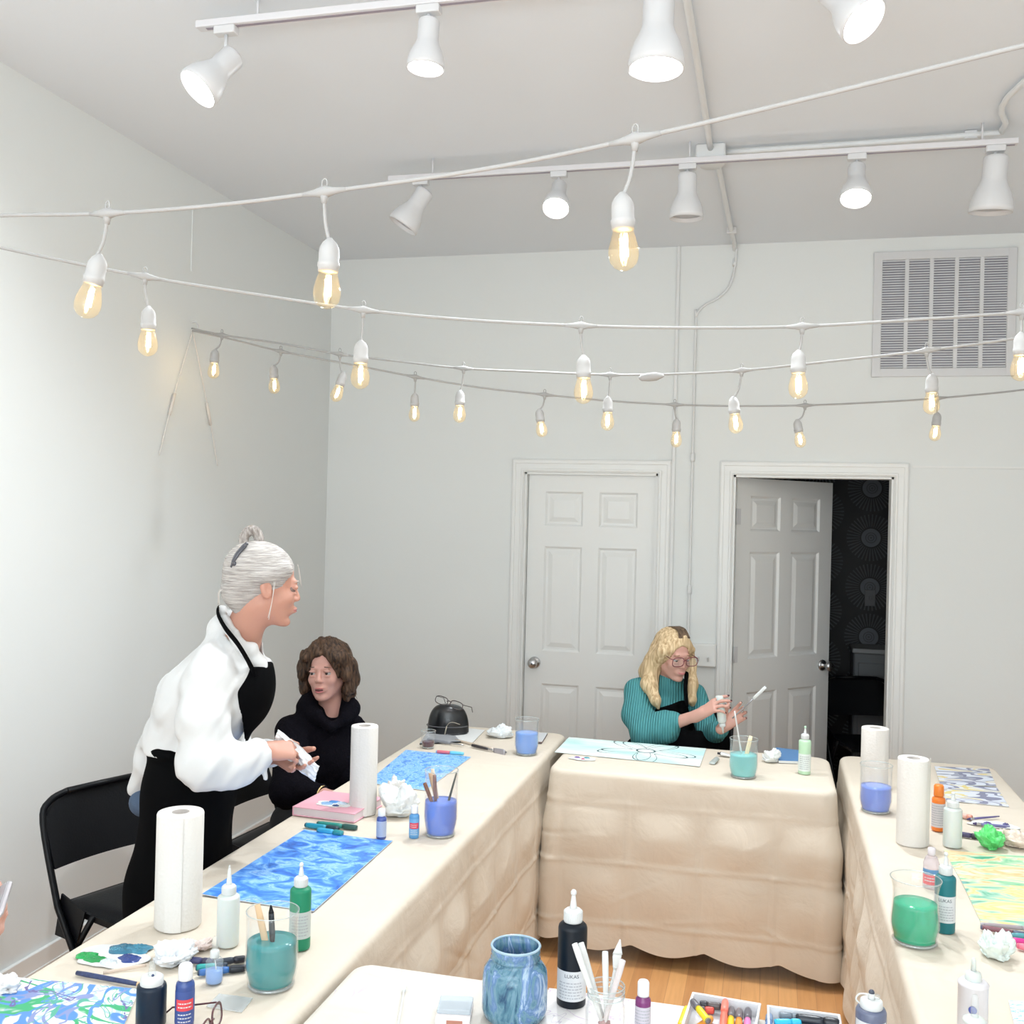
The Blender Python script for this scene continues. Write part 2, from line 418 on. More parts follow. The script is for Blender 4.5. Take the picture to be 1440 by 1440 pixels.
MB().box(-gw+e, gw-e, -.0006, .0, e, gh-e).build('duct_opening', mat('grille_duct', (.24, .23, .28), .8), vent)
lo = MB(); nl = 44
for k in range(nl):
    z = e+(gh-2*e)*(k+.5)/nl
    lo.box(-gw+e, gw-e, -.0015, .0, -.0052, .0052, 0, rotm(math.radians(-35), 0, 0, (0, -.006, z)))
lo.build('louvres', lm, vent)

# ---- wall raceway, cables, switch box, conduits
cond_m = mat('white_painted_conduit', (.80, .805, .80), .45)
def wallpt(px, py, off=.012): q = onY(px, py, YB-off); return tuple(q)
xr = wallpt(951, 500)[0]
t = MB().box(xr-.010, xr+.010, YB-.014, YB, .09, HC, .003)
tag(t.build('wall_raceway', cond_m), 'white flat raceway strip rising from floor to ceiling between the two doors', 'raceway')
xc = wallpt(974, 640)[0]
pts = [wallpt(1036, 350), wallpt(1033, 378), wallpt(1024, 405), wallpt(1008, 420), wallpt(990, 430), wallpt(979, 445), (xc, YB-.012, wallpt(975, 470)[2]), (xc, YB-.012, 1.35), (xc, YB-.012, 1.09)]
from mathutils import geometry
def smooth_path(P, n=8):
    P = [Vector(tuple(p)) for p in P]; out = []
    for i in range(len(P)-1):
        a = P[max(i-1, 0)]; b = P[i]; c = P[i+1]; d = P[min(i+2, len(P)-1)]
        for k in range(n):
            t_ = k/n
            out.append(.5*((2*b)+(c-a)*t_+(2*a-5*b+4*c-d)*t_*t_+(3*b-a-3*c+d)*t_**3))
    out.append(P[-1]); return out
cab = thing('wall_cable', 'thin white cable curving down the back wall to the light switch box', 'cable', (xc, YB, 1.08))
MB().tube([Vector(q)-Vector((xc, YB, 1.08)) for q in smooth_path(pts)], .0065, 8).build('cable', cond_m, cab)
for z in (2.09, 1.35):
    MB().lathe([(.011, 0), (.013, .01), (.013, .04), (.011, .05)], 14, rotm(loc=(0, -.012, z-1.08))).build('coupling', cond_m, cab)
sw = thing('light_switch', 'white surface mounted double light switch box between the doors', 'light switch', (-.345, YB, 1.017))
MB().box(-.068, .068, -.045, 0, -.062, .062, .006).build('switch_plate', trim_m, sw)
for x in (-.026, .026): MB().box(-.005, .005, -.062, -.045, -.012, .012, .002, rotm(.35, 0, 0, (x, 0, 0))).build('toggle', white_plastic, sw)
# thermostat-like plate on dark wallpaper
spl = thing('wallpaper_switch', 'small dark switch plate on the black fan wallpaper', 'light switch', (.66, 7.3, 1.27))
MB().box(-.035, .035, -.008, 0, -.055, .055, .003).build('switch_plate', mat('grey_plate', (.11, .11, .12), .4), spl)
MB().box(-.006, .006, -.018, -.008, -.012, .012, .002).build('toggle', mat('grey_toggle', (.15, .15, .16), .4), spl)

# junction box on the ceiling with conduits
jb = Z(1000, 222, HC-.04)
jx, jy = float(jb[0]), float(jb[1])
junc = thing('junction_box', 'white round and square junction box where the ceiling conduits meet', 'junction box', (jx, jy, HC))
MB().box(-.06, .06, -.06, .06, -.055, 0, .006).build('box', cond_m, junc)
MB().lathe([(.05, 0), (.05, -.03), (.046, -.035)][::-1], 28, rotm(loc=(-.005, .12, 0))).build('round_cover', cond_m, junc)
def conduit(name, label, path, r=.0125, clips=()):
    root = thing(name, label, 'conduit', path[0])
    o = Vector(tuple(path[0]))
    MB().tube([p-o for p in smooth_path(path, 6)], r, 10).build('pipe', cond_m, root)
    for c in clips:
        c = Vector(tuple(c))-o
        MB().box(-r-.012, r+.012, -.008, .008, -r-.003, r+.006, .002, rotm(loc=c)).build('strap', white_metal, root)
q = Z(966, 0, HC-.02)
conduit('ceiling_conduit', 'white conduit running along the ceiling from the camera side to the junction box',
        [(float(q[0])-.02, 1.6, HC-.02), (float(q[0]), float(q[1]), HC-.02), (jx-.0, jy-.06, HC-.02)])
q = Z(1033, 345, HC-.02)
conduit('ceiling_conduit', 'white conduit going from the junction box back to the top of the wall',
        [(jx+.02, jy+.06, HC-.02), (float(q[0])-.01, YB-.5, HC-.02), (float(q[0]), YB-.02, HC-.02), (float(q[0]), YB-.012, HC-.12)], clips=[(float(q[0])-.005, YB-.35, HC-.02)])
a = Z(1365, 190, HC-.02); b = Z(1412, 178, HC-.02); c = Z(1440, 115, HC-.02)
conduit('ceiling_conduit', 'white conduit running right along the ceiling behind the rear light track',
        [(jx+.06, jy+.0, HC-.02), tuple(a), tuple(b), tuple(c), (float(c[0])+.5, float(c[1])-1.2, HC-.02)], .011, clips=[tuple(a)])

# ---------------------------------------------------------------- track lights
track_m = mat('white_track', (.74, .73, .75), .4); slot_m = mat('track_slot', (.32, .28, .33), .5)
def track(label, x0, x1, y, z):
    root = thing('light_track', label, 'light track', (x0, y, z))
    L = x1-x0
    MB().box(0, L, -.018, .018, 0, .022, .003).build('rail', track_m, root)
    MB().box(.03, L-.01, -.006, .006, -.001, .0, 0).build('slot', slot_m, root)
    x = .2
    while x < L:
        MB().tube([(x, 0, .022), (x, 0, HC-z)], .004, 8).build('ceiling_hanger', track_m, root); x += 1.1
    return root
T1 = track('front ceiling light track, nearest the camera', -1.73, 1.5, 2.78, 3.22)
T2 = track('rear ceiling light track in front of the grille', -1.655, .87, 4.2, 3.21)
lens_m = emit('lit_led_lens', (1., .985, .96), 24.)
dead_m = mat('unlit_lens', (.6, .6, .62), .3)
def head(label, x, y, z, aim, lit, size=1., stem=.075, row=1):
    """track head: adapter, stem, bell shaped shade pointing along aim, round lens"""
    root = thing('track_light_head', label, 'track light', (x, y, z), group='track light heads')
    ad = MB().box(-.035, .035, -.017, .017, -.024, 0, .003); ad.build('adapter', white_metal, root)
    MB().tube([(0, 0, -.024), (0, 0, -stem)], .006, 10).build('stem', white_metal, root)
    d = Vector(tuple(unit(aim))); M = along((0, 0, -stem-.007), Vector((0, 0, -stem-.007))+d) @ Matrix.Translation((0, 0, -.045))
    s = size
    sh = MB().lathe([(.001, 0), (.028, .001), (.034, .006), (.036, .012), (.036, .07), (.040, .085), (.052, .11), (.060, .132), (.0635, .155), (.063, .17), (.060, .17), (.056, .150)], 36,
                    M @ Matrix.Scale(s, 4), cap1=False).build('lamp_shade', white_metal, root)
    MB().lathe([(.0565*s, .152*s), (.0565*s, .156*s)], 32, M).build('lens', lens_m if lit else dead_m, root)
    if lit:
        l = bpy.data.lights.new('track_spot', 'SPOT'); l.energy = SPOT_W[row]; l.spot_size = math.radians(150); l.spot_blend = 1.
        l.color = (.90, .96, 1); l.shadow_soft_size = .05
        lo_ = bpy.data.objects.new('track_spot', l); COL.objects.link(lo_); lo_.parent = root
        p_ = M @ Vector((0, 0, .176*s)); lo_.location = p_
        lo_.rotation_euler = d.to_track_quat('-Z', 'Y').to_euler()
    return root
def aimv(rx, up, fw): return RH*rx+UP*up+FH*fw
def track_x(px, py, y, z): return float(onY(px, py, y)[0])
heads = [(1, 318, 50, (-.50, -.72, -.34), True, 'lit track light at the left end of the front track, tilted toward the left wall', 1.02),
         (1, 603, 14, (-.05, -.93, -.02), True, 'lit track light second from the left on the front track', .86),
         (1, 927, -25, (-.02, -.93, -.04), True, 'lit track light third from left on the front track, cut off by the frame', 1.2),
         (1, 1176, -52, (.46, -.76, -.46), True, 'lit track light at the right on the front track, its lens facing the camera', 1.0),
         (2, 592, 252, (-.5, -.8, .0), False, 'unlit track light at the left end of the rear track, tilted left', 1.1),
         (2, 786, 245, (-.1, -.75, -.48), True, 'lit track light second from the left on the rear track', .9),
         (2, 967, 237, (0, -1, .04), False, 'unlit bell shaped track light hanging beside the junction box', 1.08),
         (2, 1205, 226, (-.12, -.85, -.34), True, 'lit track light fourth from the left on the rear track', .95),
         (2, 1400, 212, (-.03, -1, .12), False, 'unlit track light at the right end of the rear track above the grille', 1.25)]
for (t, px, py, aim, lit, lab, sz) in heads:
    y, z = (2.78, 3.22) if t == 1 else (4.2, 3.21)
    head(lab, track_x(px, py, y, z), y, z, aimv(*aim), lit, sz, .105 if px == 318 else .075, t)
# ================================================================ string lights
cord_m = mat('white_cord', (.42, .41, .40), .7)
sock_m = mat('white_socket', (.50, .49, .48), .5)
fil_m = emit('warm_filament', (1., .74, .38), 70.)
bulb_m = thin_glass('amber_tinted_bulb', (1., .955, .86), body=.025, rough=.03, bodycol=(1., .85, .55))
def sock_parts():
    s = MB()
    s.lathe([(.004, .036), (.008, .032), (.014, .026), (.0185, .016), (.0195, .008), (.0195, -.010), (.021, -.012), (.021, -.019), (.0195, -.021), (.0195, -.028)][::-1], 22)
    b = MB(); b.lathe([(.0165, -.026), (.0185, -.034), (.0225, -.048), (.0258, -.062), (.0262, -.072), (.0235, -.084), (.017, -.0925), (.008, -.0975), (.001, -.099)][::-1], 28)
    f = MB(); f.tube([(.004, 0, -.036), (.0055, 0, -.074)], .0032, 8); f.tube([(-.004, .003, -.042), (-.003, .003, -.080)], .0028, 8)
    return s.mesh('socket'), b.mesh('bulb'), f.mesh('filament')
SK, BL, FL = sock_parts()
SK.materials.append(sock_m); BL.materials.append(bulb_m); FL.materials.append(fil_m)
def string_light(label, nodes, bulbs, r=.0042, scale=1.):
    """nodes = world points of the cord; bulbs = (index of the node it hangs from, tilt, sway in image right, drop)"""
    o = Vector(tuple(nodes[0])); root = thing('string_light', label, 'string lights', o, group='strings of filament bulbs')
    MB().tube([p-o for p in smooth_path(nodes, 6)], r, 8).build('cord', cord_m, root)
    for (i, sway, drop, dirv) in bulbs:
        p = Vector(tuple(nodes[i]))-o
        t = Vector(tuple(nodes[min(i+1, len(nodes)-1)]))-Vector(tuple(nodes[i-1])); t.normalize()
        j = MB()
        j.tube([p-t*.045, p-t*.02, p, p+t*.02, p+t*.045], [r, .007, .012, .007, r], 10)
        j.tube([p, p+Vector((0, 0, -.022))], [.010, .005], 8)
        j.tube([p+Vector((0, 0, .008))+Vector((0, 0, .008))+t*.0055*math.cos(a)+Vector((0, 0, .009*math.sin(a))) for a in [k*PI/5-PI/2 for k in range(10)]], .0016, 6, closed=True)
        j.build('hanging_joint', cord_m, root)
        e = p+Vector(tuple(RH))*sway+Vector((0, 0, -drop))
        mid = p+Vector(tuple(RH))*sway*.35+Vector((0, 0, -drop*.5))
        top = e+Vector((0, 0, .03))
        MB().tube(smooth_path([p+Vector((0, 0, -.015)), mid, top], 5), .0036, 8).build('drop_wire', cord_m, root)
        R = Matrix.Rotation(-dirv, 4, Vector(tuple(FH)))
        M = Matrix.Translation(e) @ R @ Matrix.Scale(scale, 4)
        s = bpy.data.objects.new('bulb_socket', SK); b = bpy.data.objects.new('bulb', BL); f = bpy.data.objects.new('filament', FL)
        for q in (s, b, f): COL.objects.link(q)
        s.parent = root; s.matrix_local = M
        b.parent = root; b.matrix_local = M
        f.parent = b
    return root
N = lambda *a: [tuple(D(*q)) for q in a]
string_light('string of bulbs nearest the camera, rising to the upper right', N((-260, 310, 2.5), (0, 303, 2.22), (151, 300, 2.08), (300, 289, 2.0), (456, 270, 1.94), (680, 238, 1.86), (893, 195, 1.75), (1150, 135, 1.66), (1440, 64, 1.58), (1700, 0, 1.5)),
             [(2, -.02, .118, -.22), (4, .012, .123, -.03), (6, -.018, .128, .05)], scale=1.0)
string_light('long string of bulbs crossing the room below the nearest one', N((-300, 280, 2.6), (0, 348, 2.7), (204, 389, 2.75), (360, 414, 2.78), (511, 436, 2.8), (660, 450, 2.8), (817, 458, 2.8), (970, 461, 2.8), (1128, 459, 2.8), (1280, 450, 2.8), (1437, 439, 2.8), (1700, 418, 2.8)),
             [(2, .012, .115, 0), (4, -.004, .118, 0), (6, .010, .115, .02), (8, -.008, .10, .02), (10, 0, .09, 0)], scale=1.0)
hookp = onX(270, 462, XL+.03)
string_light('far string of bulbs ending in a plug connector over the doors', [tuple(hookp)]+N((312, 471, 4.62), (395, 483, 4.5), (478, 498, 4.4), (560, 508, 4.3), (652, 518, 4.2), (755, 523, 4.1), (858, 527, 4.0), (945, 526, 3.85), (1043, 521, 3.7), (1170, 508, 3.5), (1303, 493, 3.35), (1440, 474, 3.2), (1640, 440, 3.0)),
             [(1, -.03, .10, -.05), (3, .01, .11, -.3), (5, -.012, .125, 0), (7, -.006, .12, 0), (9, -.025, .13, .12), (11, .02, .11, 0)])
string_light('lowest far string of bulbs hanging parallel to the back wall', [tuple(hookp+V([0, 0, -.01]))]+N((330, 478, 4.78), (395, 494, 4.76), (490, 512, 4.75), (584, 530, 4.75), (675, 545, 4.75), (766, 555, 4.75), (860, 564, 4.75), (949, 569, 4.75), (1040, 571, 4.75), (1132, 570, 4.75), (1225, 566, 4.75), (1318, 560, 4.72), (1440, 548, 4.7), (1560, 530, 4.6)),
             [(2, -.03, .10, .05), (4, 0, .11, 0), (6, -.02, .10, .15), (8, .01, .10, 0), (10, -.03, .10, .18), (12, 0, .10, -.1)])
pc = D(915, 530, 3.80)
plug = thing('plug_connector', 'white plug connector joining two strings of bulbs in front of the raceway', 'plug', tuple(pc))
MB().lathe([(.004, -.045), (.012, -.035), (.016, -.01), (.016, .02), (.009, .04), (.004, .05)], 16, along((0, 0, 0), (float(RH[0]), float(RH[1]), .12))).build('plug_body', cord_m, plug)
hk = thing('wall_hook', 'small white hook on the left wall holding the ends of the far strings', 'hook', tuple(onX(270, 462, XL)))
MB().tube([(0, 0, .03), (.02, 0, .03), (.032, 0, .015), (.03, 0, 0), (.02, 0, -.004)], .003, 8).build('hook', white_metal, hk)
# string shadows on the wall below the hook, modelled as thin tinted tubes
for lab, px, py in (('left cord shadow on the wall below the hook, modelled as a thin tube', 224, 640), ('right cord shadow on the wall below the hook, modelled as a thin tube', 306, 655)):
    a = onX(271, 466, XL+.014); b = onX(px, py, XL+.008); mid = (a*.45+b*.55)+V([0, 0, .02])
    o = Vector(tuple(a)); t = thing('cord_shadow', lab, 'cord', o)
    MB().tube([Vector(tuple(q))-o for q in smooth_path([a, mid, b], 8)], .0028, 6).build('cord', mat('cord_shadow_tone', (.78, .74, .70), .7), t)
    MB().tube([Vector(tuple(mid))-o, Vector(tuple(mid*.65+b*.35))-o], .007, 8).build('wider_shadow', mat('wider_shadow_tone', (.78, .72, .66), .7), t)
# ================================================================ tables and cloths
TZ = .74
cl, nt, p = newmat('cream_canvas_drop_cloth'); p.inputs['Roughness'].default_value = .85
tc = nt.nodes.new('ShaderNodeTexCoord')
nz = nt.nodes.new('ShaderNodeTexNoise'); nz.inputs['Scale'].default_value = 3.; nz.inputs['Detail'].default_value = 5; nt.links.new(tc.outputs['Object'], nz.inputs[0])
r = ramp(nt, [(.3, (.67, .59, .49)), (.7, (.73, .65, .545))]); nt.links.new(nz.outputs[0], r.inputs[0])
n2 = nt.nodes.new('ShaderNodeTexVoronoi'); n2.inputs['Scale'].default_value = 5.; nt.links.new(tc.outputs['Object'], n2.inputs[0])
sp = ramp(nt, [(0, (1, 1, 1)), (.022, (1, 1, 1)), (.026, (0, 0, 0))]); nt.links.new(n2.outputs['Distance'], sp.inputs[0])
mx = nt.nodes.new('ShaderNodeMix'); mx.data_type = 'RGBA'; mx.inputs[7].default_value = (.45, .42, .42, 1)
nt.links.new(sp.outputs[0], mx.inputs[0]); nt.links.new(r.outputs[0], mx.inputs[6]); nt.links.new(mx.outputs[2], p.inputs['Base Color'])
n3 = nt.nodes.new('ShaderNodeTexNoise'); n3.inputs['Scale'].default_value = 9.; n3.inputs['Detail'].default_value = 6; n3.inputs['Distortion'].default_value = .6; nt.links.new(tc.outputs['Object'], n3.inputs[0])
b = nt.nodes.new('ShaderNodeBump'); b.inputs['Strength'].default_value = .22; b.inputs['Distance'].default_value = .03
nt.links.new(n3.outputs[0], b.inputs['Height']); nt.links.new(b.outputs[0], p.inputs['Normal'])
canvas_m = cl
def drape(name, label, x0, x1, y0, y1, hangs, seed, z=TZ, creases=.30, m=None, rc=.05, group=None):
    """cloth over a rectangular table; hangs = function(nx, ny) -> hem height above floor"""
    rnd = random.Random(seed)
    cx, cy, hx, hy = (x0+x1)/2, (y0+y1)/2, (x1-x0)/2, (y1-y0)/2
    P = []           # perimeter points with outward normal
    def seg(a, b, n):
        L = math.hypot(b[0]-a[0], b[1]-a[1]); k = max(2, int(L/.010))
        for i in range(k): P.append((a[0]+(b[0]-a[0])*i/k, a[1]+(b[1]-a[1])*i/k, n[0], n[1]))
    def arc(c, a0):
        for i in range(10):
            a = a0+PI/2*i/10; P.append((c[0]+rc*math.cos(a), c[1]+rc*math.sin(a), math.cos(a), math.sin(a)))
    seg((hx, -hy+rc), (hx, hy-rc), (1, 0)); arc((hx-rc, hy-rc), 0)
    seg((hx-rc, hy), (-hx+rc, hy), (0, 1)); arc((-hx+rc, hy-rc), PI/2)
    seg((-hx, hy-rc), (-hx, -hy+rc), (-1, 0)); arc((-hx+rc, -hy+rc), PI)
    seg((-hx+rc, -hy), (hx-rc, -hy), (0, -1)); arc((hx-rc, -hy+rc), 1.5*PI)
    n = len(P); s_ = [0.]
    for i in range(1, n): s_.append(s_[-1]+math.hypot(P[i][0]-P[i-1][0], P[i][1]-P[i-1][1]))
    # wrinkle ridges on the skirt: random straight creases
    ridges = []
    L = s_[-1]
    for k in range(int(L*5)):
        a = rnd.choice([0.15, -.15, .5, -.5, .9, -1., 1.4, 0, 0, 0]); ridges.append((rnd.uniform(0, L), rnd.uniform(.05, .65), a, rnd.uniform(.08, .3), rnd.uniform(.002, .006)*rnd.choice([1, 1, -1])))
    mb = MB(); nt_ = 26; nsk = 78
    hxm, hym = max(hx-hy, 0), max(hy-hx, 0)
    A_ = np.array(P); S1 = np.array(s_)
    def pn(x, y, k):
        return sum(np.sin(x*math.cos(q)*f_+y*math.sin(q)*f_+seed*1.7+k*2.1+q)*w_ for q, f_, w_ in ((.3, 5.1, .35), (1.9, 7.7, .28), (2.8, 11.3, .2), (.9, 17.1, .12), (2.2, 23.7, .08)))
    T = (np.arange(nt_)/(nt_-1)*.985)[:, None]
    QX = np.clip(A_[:, 0], -hxm, hxm)[None]; QY = np.clip(A_[:, 1], -hym, hym)[None]
    X_ = QX+(A_[:, 0][None]-QX)*T; Y_ = QY+(A_[:, 1][None]-QY)*T
    c = 0
    for v in (X_+cx, Y_+cy): c = c+.0014*np.exp(-(((v/creases) % 1.-.5)/.03)**2)
    Zt = z+.002+c+.0016*pn(X_*1.5, Y_*1.5, 1)
    top = np.stack([X_+cx, Y_+cy, Zt], -1).reshape(-1, 3)
    ZB = np.array([hangs(nx, ny, px+cx, py+cy) for px, py, nx, ny in P])[None]
    R = .020; H = z-ZB; J = (np.arange(nsk+1)/nsk)[:, None]; d = J*(H+R*.57)
    a_ = np.minimum(d/R, PI/2); dd = np.maximum(d-R*PI/2, 0); off = R*np.sin(a_); dz = -R*(1-np.cos(a_))-dd
    k = np.minimum(1, dd/.22); s1 = S1[None]+0*d; dv = -dz
    off = off+k*(.014*pn(s1*.8, dv*.12, 2)+.007*pn(s1*1.9, dv*.35, 3))+.012*k+.008*np.minimum(1, dv/.7)
    cf = np.abs(((s1+.03*pn(s1*.2, dv, 4)*.3)/creases) % 1.-.5); ch = np.abs((dv/.235+.03*pn(s1, dv*.3, 5)) % 1.-.5)
    off = off+.0065*np.exp(-(cf/.026)**2)*k+.0065*np.exp(-(ch/.030)**2)*k
    pk = 1.+.9*pn(s1*.5, dv*1.1, 6)
    off = off+.016*(np.abs(np.cos(PI*s1/creases))*np.abs(np.cos(PI*dv/.235))-.4)*k*pk
    for (a0, d0, sl, ln, am) in ridges:
        u_ = s1-a0; v_ = dv-d0; q = (u_*sl-v_)/math.hypot(sl, 1); al = np.hypot(u_, v_)
        off = off+np.where(al < ln, am*np.exp(-(q/.008)**2)*(1-al/ln), 0)*k
    off = off+(np.abs(A_[:, 2]*A_[:, 3])*2)[None]*.03*np.minimum(1, dv/.4)
    zz = z+.002+dz
    sk_ = np.stack([A_[:, 0][None]+cx+A_[:, 2][None]*off, A_[:, 1][None]+cy+A_[:, 3][None]*off, np.maximum(zz, .004)], -1).reshape(-1, 3)
    vs = [tuple(q) for q in np.concatenate([top, sk_])]
    fs = []; rows = nt_+nsk+1
    for j in range(rows-1):
        for i in range(n):
            k = (i+1) % n; fs.append((j*n+i, (j+1)*n+i, (j+1)*n+k, j*n+k))
    mb.add(vs, fs, True)
    o = mb.build(name, m or canvas_m); tag(o, label, 'tablecloth', group)
    return o
def folding_table(label, x0, x1, y0, y1):
    t = thing('folding_table', label, 'table', ((x0+x1)/2, (y0+y1)/2, 0)); hx, hy = (x1-x0)/2, (y1-y0)/2
    gm = mat('grey_table_plastic', (.5, .5, .49), .6)
    MB().box(-hx, hx, -hy, hy, TZ-.04, TZ-.003, .01).build('tabletop', gm, t)
    for sx_ in (-1, 1):
        for sy_ in (-1, 1):
            MB().tube([(sx_*(hx-.06), sy_*(hy-.06), TZ-.04), (sx_*(hx-.06), sy_*(hy-.06), 0)], .012, 8).build('leg', dull_metal, t)
LX0, LX1 = -1.52, -.90
def hem_l(nx, ny, x, y): return .03+.012*math.sin(x*9+y*7) if nx > -.5 else .60
folding_table('left folding table hidden under the long canvas cloth', LX0+.01, LX1-.01, 1.45, 4.72)
drape('canvas_tablecloth', 'cream canvas cloth over the long left table by the left wall', LX0, LX1-.025, 1.42, 4.74, hem_l, 3)
folding_table('rear folding table hidden under the canvas cloth', -.83, .23, 4.12, 4.64)
def hem_b(nx, ny, x, y): return .075-.028*abs(math.cos(PI*(x+.07)/.285))-.06*max(0, x) if ny < .5 else .60
drape('canvas_tablecloth', 'tan creased canvas cloth over the rear table, its skirt facing the camera', -.835, .25, 4.095, 4.665, hem_b, 8, creases=.285)
folding_table('right folding table hidden under the canvas cloth', .35, .93, 1.5, 4.72)
drape('canvas_tablecloth', 'cream canvas cloth over the long right table', .335, .93, 1.35, 4.745, lambda nx, ny, x, y: .03 if nx < .5 else .60, 15)
folding_table('front folding table hidden under the paint spattered cloth', -.84, .2, 1.62, 2.14)
# front table: thin plastic-coated cloth with paint marks
pm, nt, p = newmat('white_spattered_cloth'); p.inputs['Roughness'].default_value = .55
tc = nt.nodes.new('ShaderNodeTexCoord')
nz = nt.nodes.new('ShaderNodeTexNoise'); nz.inputs['Scale'].default_value = 2.5; nz.inputs['Detail'].default_value = 4; nt.links.new(tc.outputs['Object'], nz.inputs[0])
r = ramp(nt, [(.35, (.64, .59, .52)), (.6, (.69, .64, .58))]); nt.links.new(nz.outputs[0], r.inputs[0]); last = r.outputs[0]
for (sc, th, wd, col, rot) in ((5., .505, .0035, (.42, .40, .45), 0), (3., .51, .003, (.5, .42, .42), 1.), (9., .60, .006, (.55, .42, .58), 2.)):
    mp = nt.nodes.new('ShaderNodeMapping'); mp.inputs['Rotation'].default_value = (0, 0, rot); mp.inputs['Scale'].default_value = (sc, sc*.35, sc); nt.links.new(tc.outputs['Object'], mp.inputs[0])
    a = nt.nodes.new('ShaderNodeTexNoise'); a.inputs['Scale'].default_value = 1.; a.inputs['Detail'].default_value = 1.5; a.inputs['Distortion'].default_value = 1.; nt.links.new(mp.outputs[0], a.inputs[0])
    q = ramp(nt, [(0, (0, 0, 0)), (th-wd, (0, 0, 0)), (th, (.8, .8, .8)), (th+wd, (0, 0, 0))]); nt.links.new(a.outputs[0], q.inputs[0])
    msk = nt.nodes.new('ShaderNodeTexNoise'); msk.inputs['Scale'].default_value = 3.+rot; nt.links.new(tc.outputs['Object'], msk.inputs[0])
    mq = ramp(nt, [(.52, (0, 0, 0)), (.6, (1, 1, 1))]); nt.links.new(msk.outputs[0], mq.inputs[0])
    mm = nt.nodes.new('ShaderNodeMath'); mm.operation = 'MULTIPLY'; nt.links.new(q.outputs[0], mm.inputs[0]); nt.links.new(mq.outputs[0], mm.inputs[1])
    mx = nt.nodes.new('ShaderNodeMix'); mx.data_type = 'RGBA'; nt.links.new(mm.outputs[0], mx.inputs[0]); nt.links.new(last, mx.inputs[6]); mx.inputs[7].default_value = col+(1,); last = mx.outputs[2]
nt.links.new(last, p.inputs['Base Color'])
n3 = nt.nodes.new('ShaderNodeTexNoise'); n3.inputs['Scale'].default_value = 12.; n3.inputs['Detail'].default_value = 5; nt.links.new(tc.outputs['Object'], n3.inputs[0])
b = nt.nodes.new('ShaderNodeBump'); b.inputs['Strength'].default_value = .3; b.inputs['Distance'].default_value = .02
nt.links.new(n3.outputs[0], b.inputs['Height']); nt.links.new(b.outputs[0], p.inputs['Normal'])
drape('spattered_tablecloth', 'pale cloth with paint marks over the front table at the bottom', -.868, .232, 1.60, 2.165, lambda nx, ny, x, y: .30, 21, z=TZ, m=pm, rc=.03)

# ================================================================ folding chairs
vinyl = mat('black_vinyl', (.004, .0045, .006), .5, bump=.1, bscale=150, spec=.18)
def folding_chair(label, loc, rz):
    t = thing('folding_chair', label, 'chair', loc, rz, group='black folding chairs')
    Rr = .011
    top = .80; hw = .215
    for s in (-1, 1):
        path = [(-.235, s*(hw-.09), top), (-.237, s*(hw-.030), top-.022), (-.226, s*hw, top-.085), (-.13, s*hw, .46), (.22, s*hw, .012)]
        MB().tube(smooth_path(path[:4], 5)+[path[4]], Rr, 10).build('front_leg', black_metal, t)
        MB().tube([(.02, s*(hw-.028), .455), (-.30, s*(hw-.028), .012)], .010, 10).build('rear_leg', black_metal, t)
        f = MB().tube([(.225, s*hw, .0), (.215, s*hw, .03)], .014, 10); f.tube([(-.305, s*(hw-.028), 0), (-.29, s*(hw-.028), .03)], .0135, 10)
        f.build('foot_cap', black_plastic, t)
        MB().prism([(-.16, .36), (-.04, .36), (-.0, .47), (-.13, .50)], -.003, .003, Matrix.Translation((0, s*(hw-.014), 0)) @ Matrix.Rotation(PI/2, 4, 'X')).build('hinge_plate', black_metal, t)
    MB().tube([(-.235, -(hw-.09), top), (-.235, 0, top+.001), (-.235, hw-.09, top)], Rr, 10).build('top_rail', black_metal, t)
    MB().tube([(.12, -hw, .14), (.12, hw, .14)], .008, 8).build('cross_bar', black_metal, t)
    MB().tube([(-.21, -(hw-.028), .14), (-.21, hw-.028, .14)], .008, 8).build('cross_bar', black_metal, t)
    def bk(u, v, o):
        y = (u*2-1)*(hw-.004); z = .575+v*.222
        c = .028*(1-(u*2-1)**2)
        e = max(0, (abs(u*2-1)-.55)/.45)
        zt = z - e*e*.075*v
        x = -.145-(z-.5)*.3-c+.004
        return (x+o, y, zt)
    b = MB(); b.grid(24, 8, lambda u, v: bk(u, v, .008)); b.grid(24, 8, lambda u, v: bk(1-u, v, -.010))
    for v in (0, 1): b.grid(24, 1, lambda u, w_, v=v: tuple(Vector(bk(u, v, .008)).lerp(Vector(bk(u, v, -.010)), w_ if v else 1-w_)))
    for u in (0, 1): b.grid(1, 8, lambda w_, v, u=u: tuple(Vector(bk(u, v, .008)).lerp(Vector(bk(u, v, -.010)), 1-w_ if u else w_)))
    b.build('backrest', vinyl, t)
    st = MB()
    def se(u, v):
        x = -.17+.41*u; y = (v*2-1)*(hw-.03)*(1-.06*u)
        d = min(u, 1-u, v, 1-v); return (x, y, .455+.022*min(1, d/.12)**.5-.03*(1-u)*.3)
    st.grid(20, 20, se); st.box(-.17, .24, -(hw-.03), hw-.03, .437, .456)
    st.build('seat', vinyl, t)
    return t
_c = D(118, 1190, 3.32)
c1 = folding_chair('black folding chair at the near end of the left table, empty', (-2.01, 3.02, 0), math.radians(-20))
c2 = folding_chair('black folding chair under the seated woman in the black sweater', (-1.86, 3.72, 0), math.radians(-6))
c3 = folding_chair('black folding chair behind the rear table under the blonde woman', (-.42, 5.12, 0), math.radians(-100))
c4 = folding_chair('dark folding chair standing inside the unlit room beyond the open door', (.60, 6.55, 0), math.radians(-75))
sk = thing('small_dresser', 'dim grey cabinet inside the unlit room beyond the open door', 'cabinet', (.78, 7.13, 0))
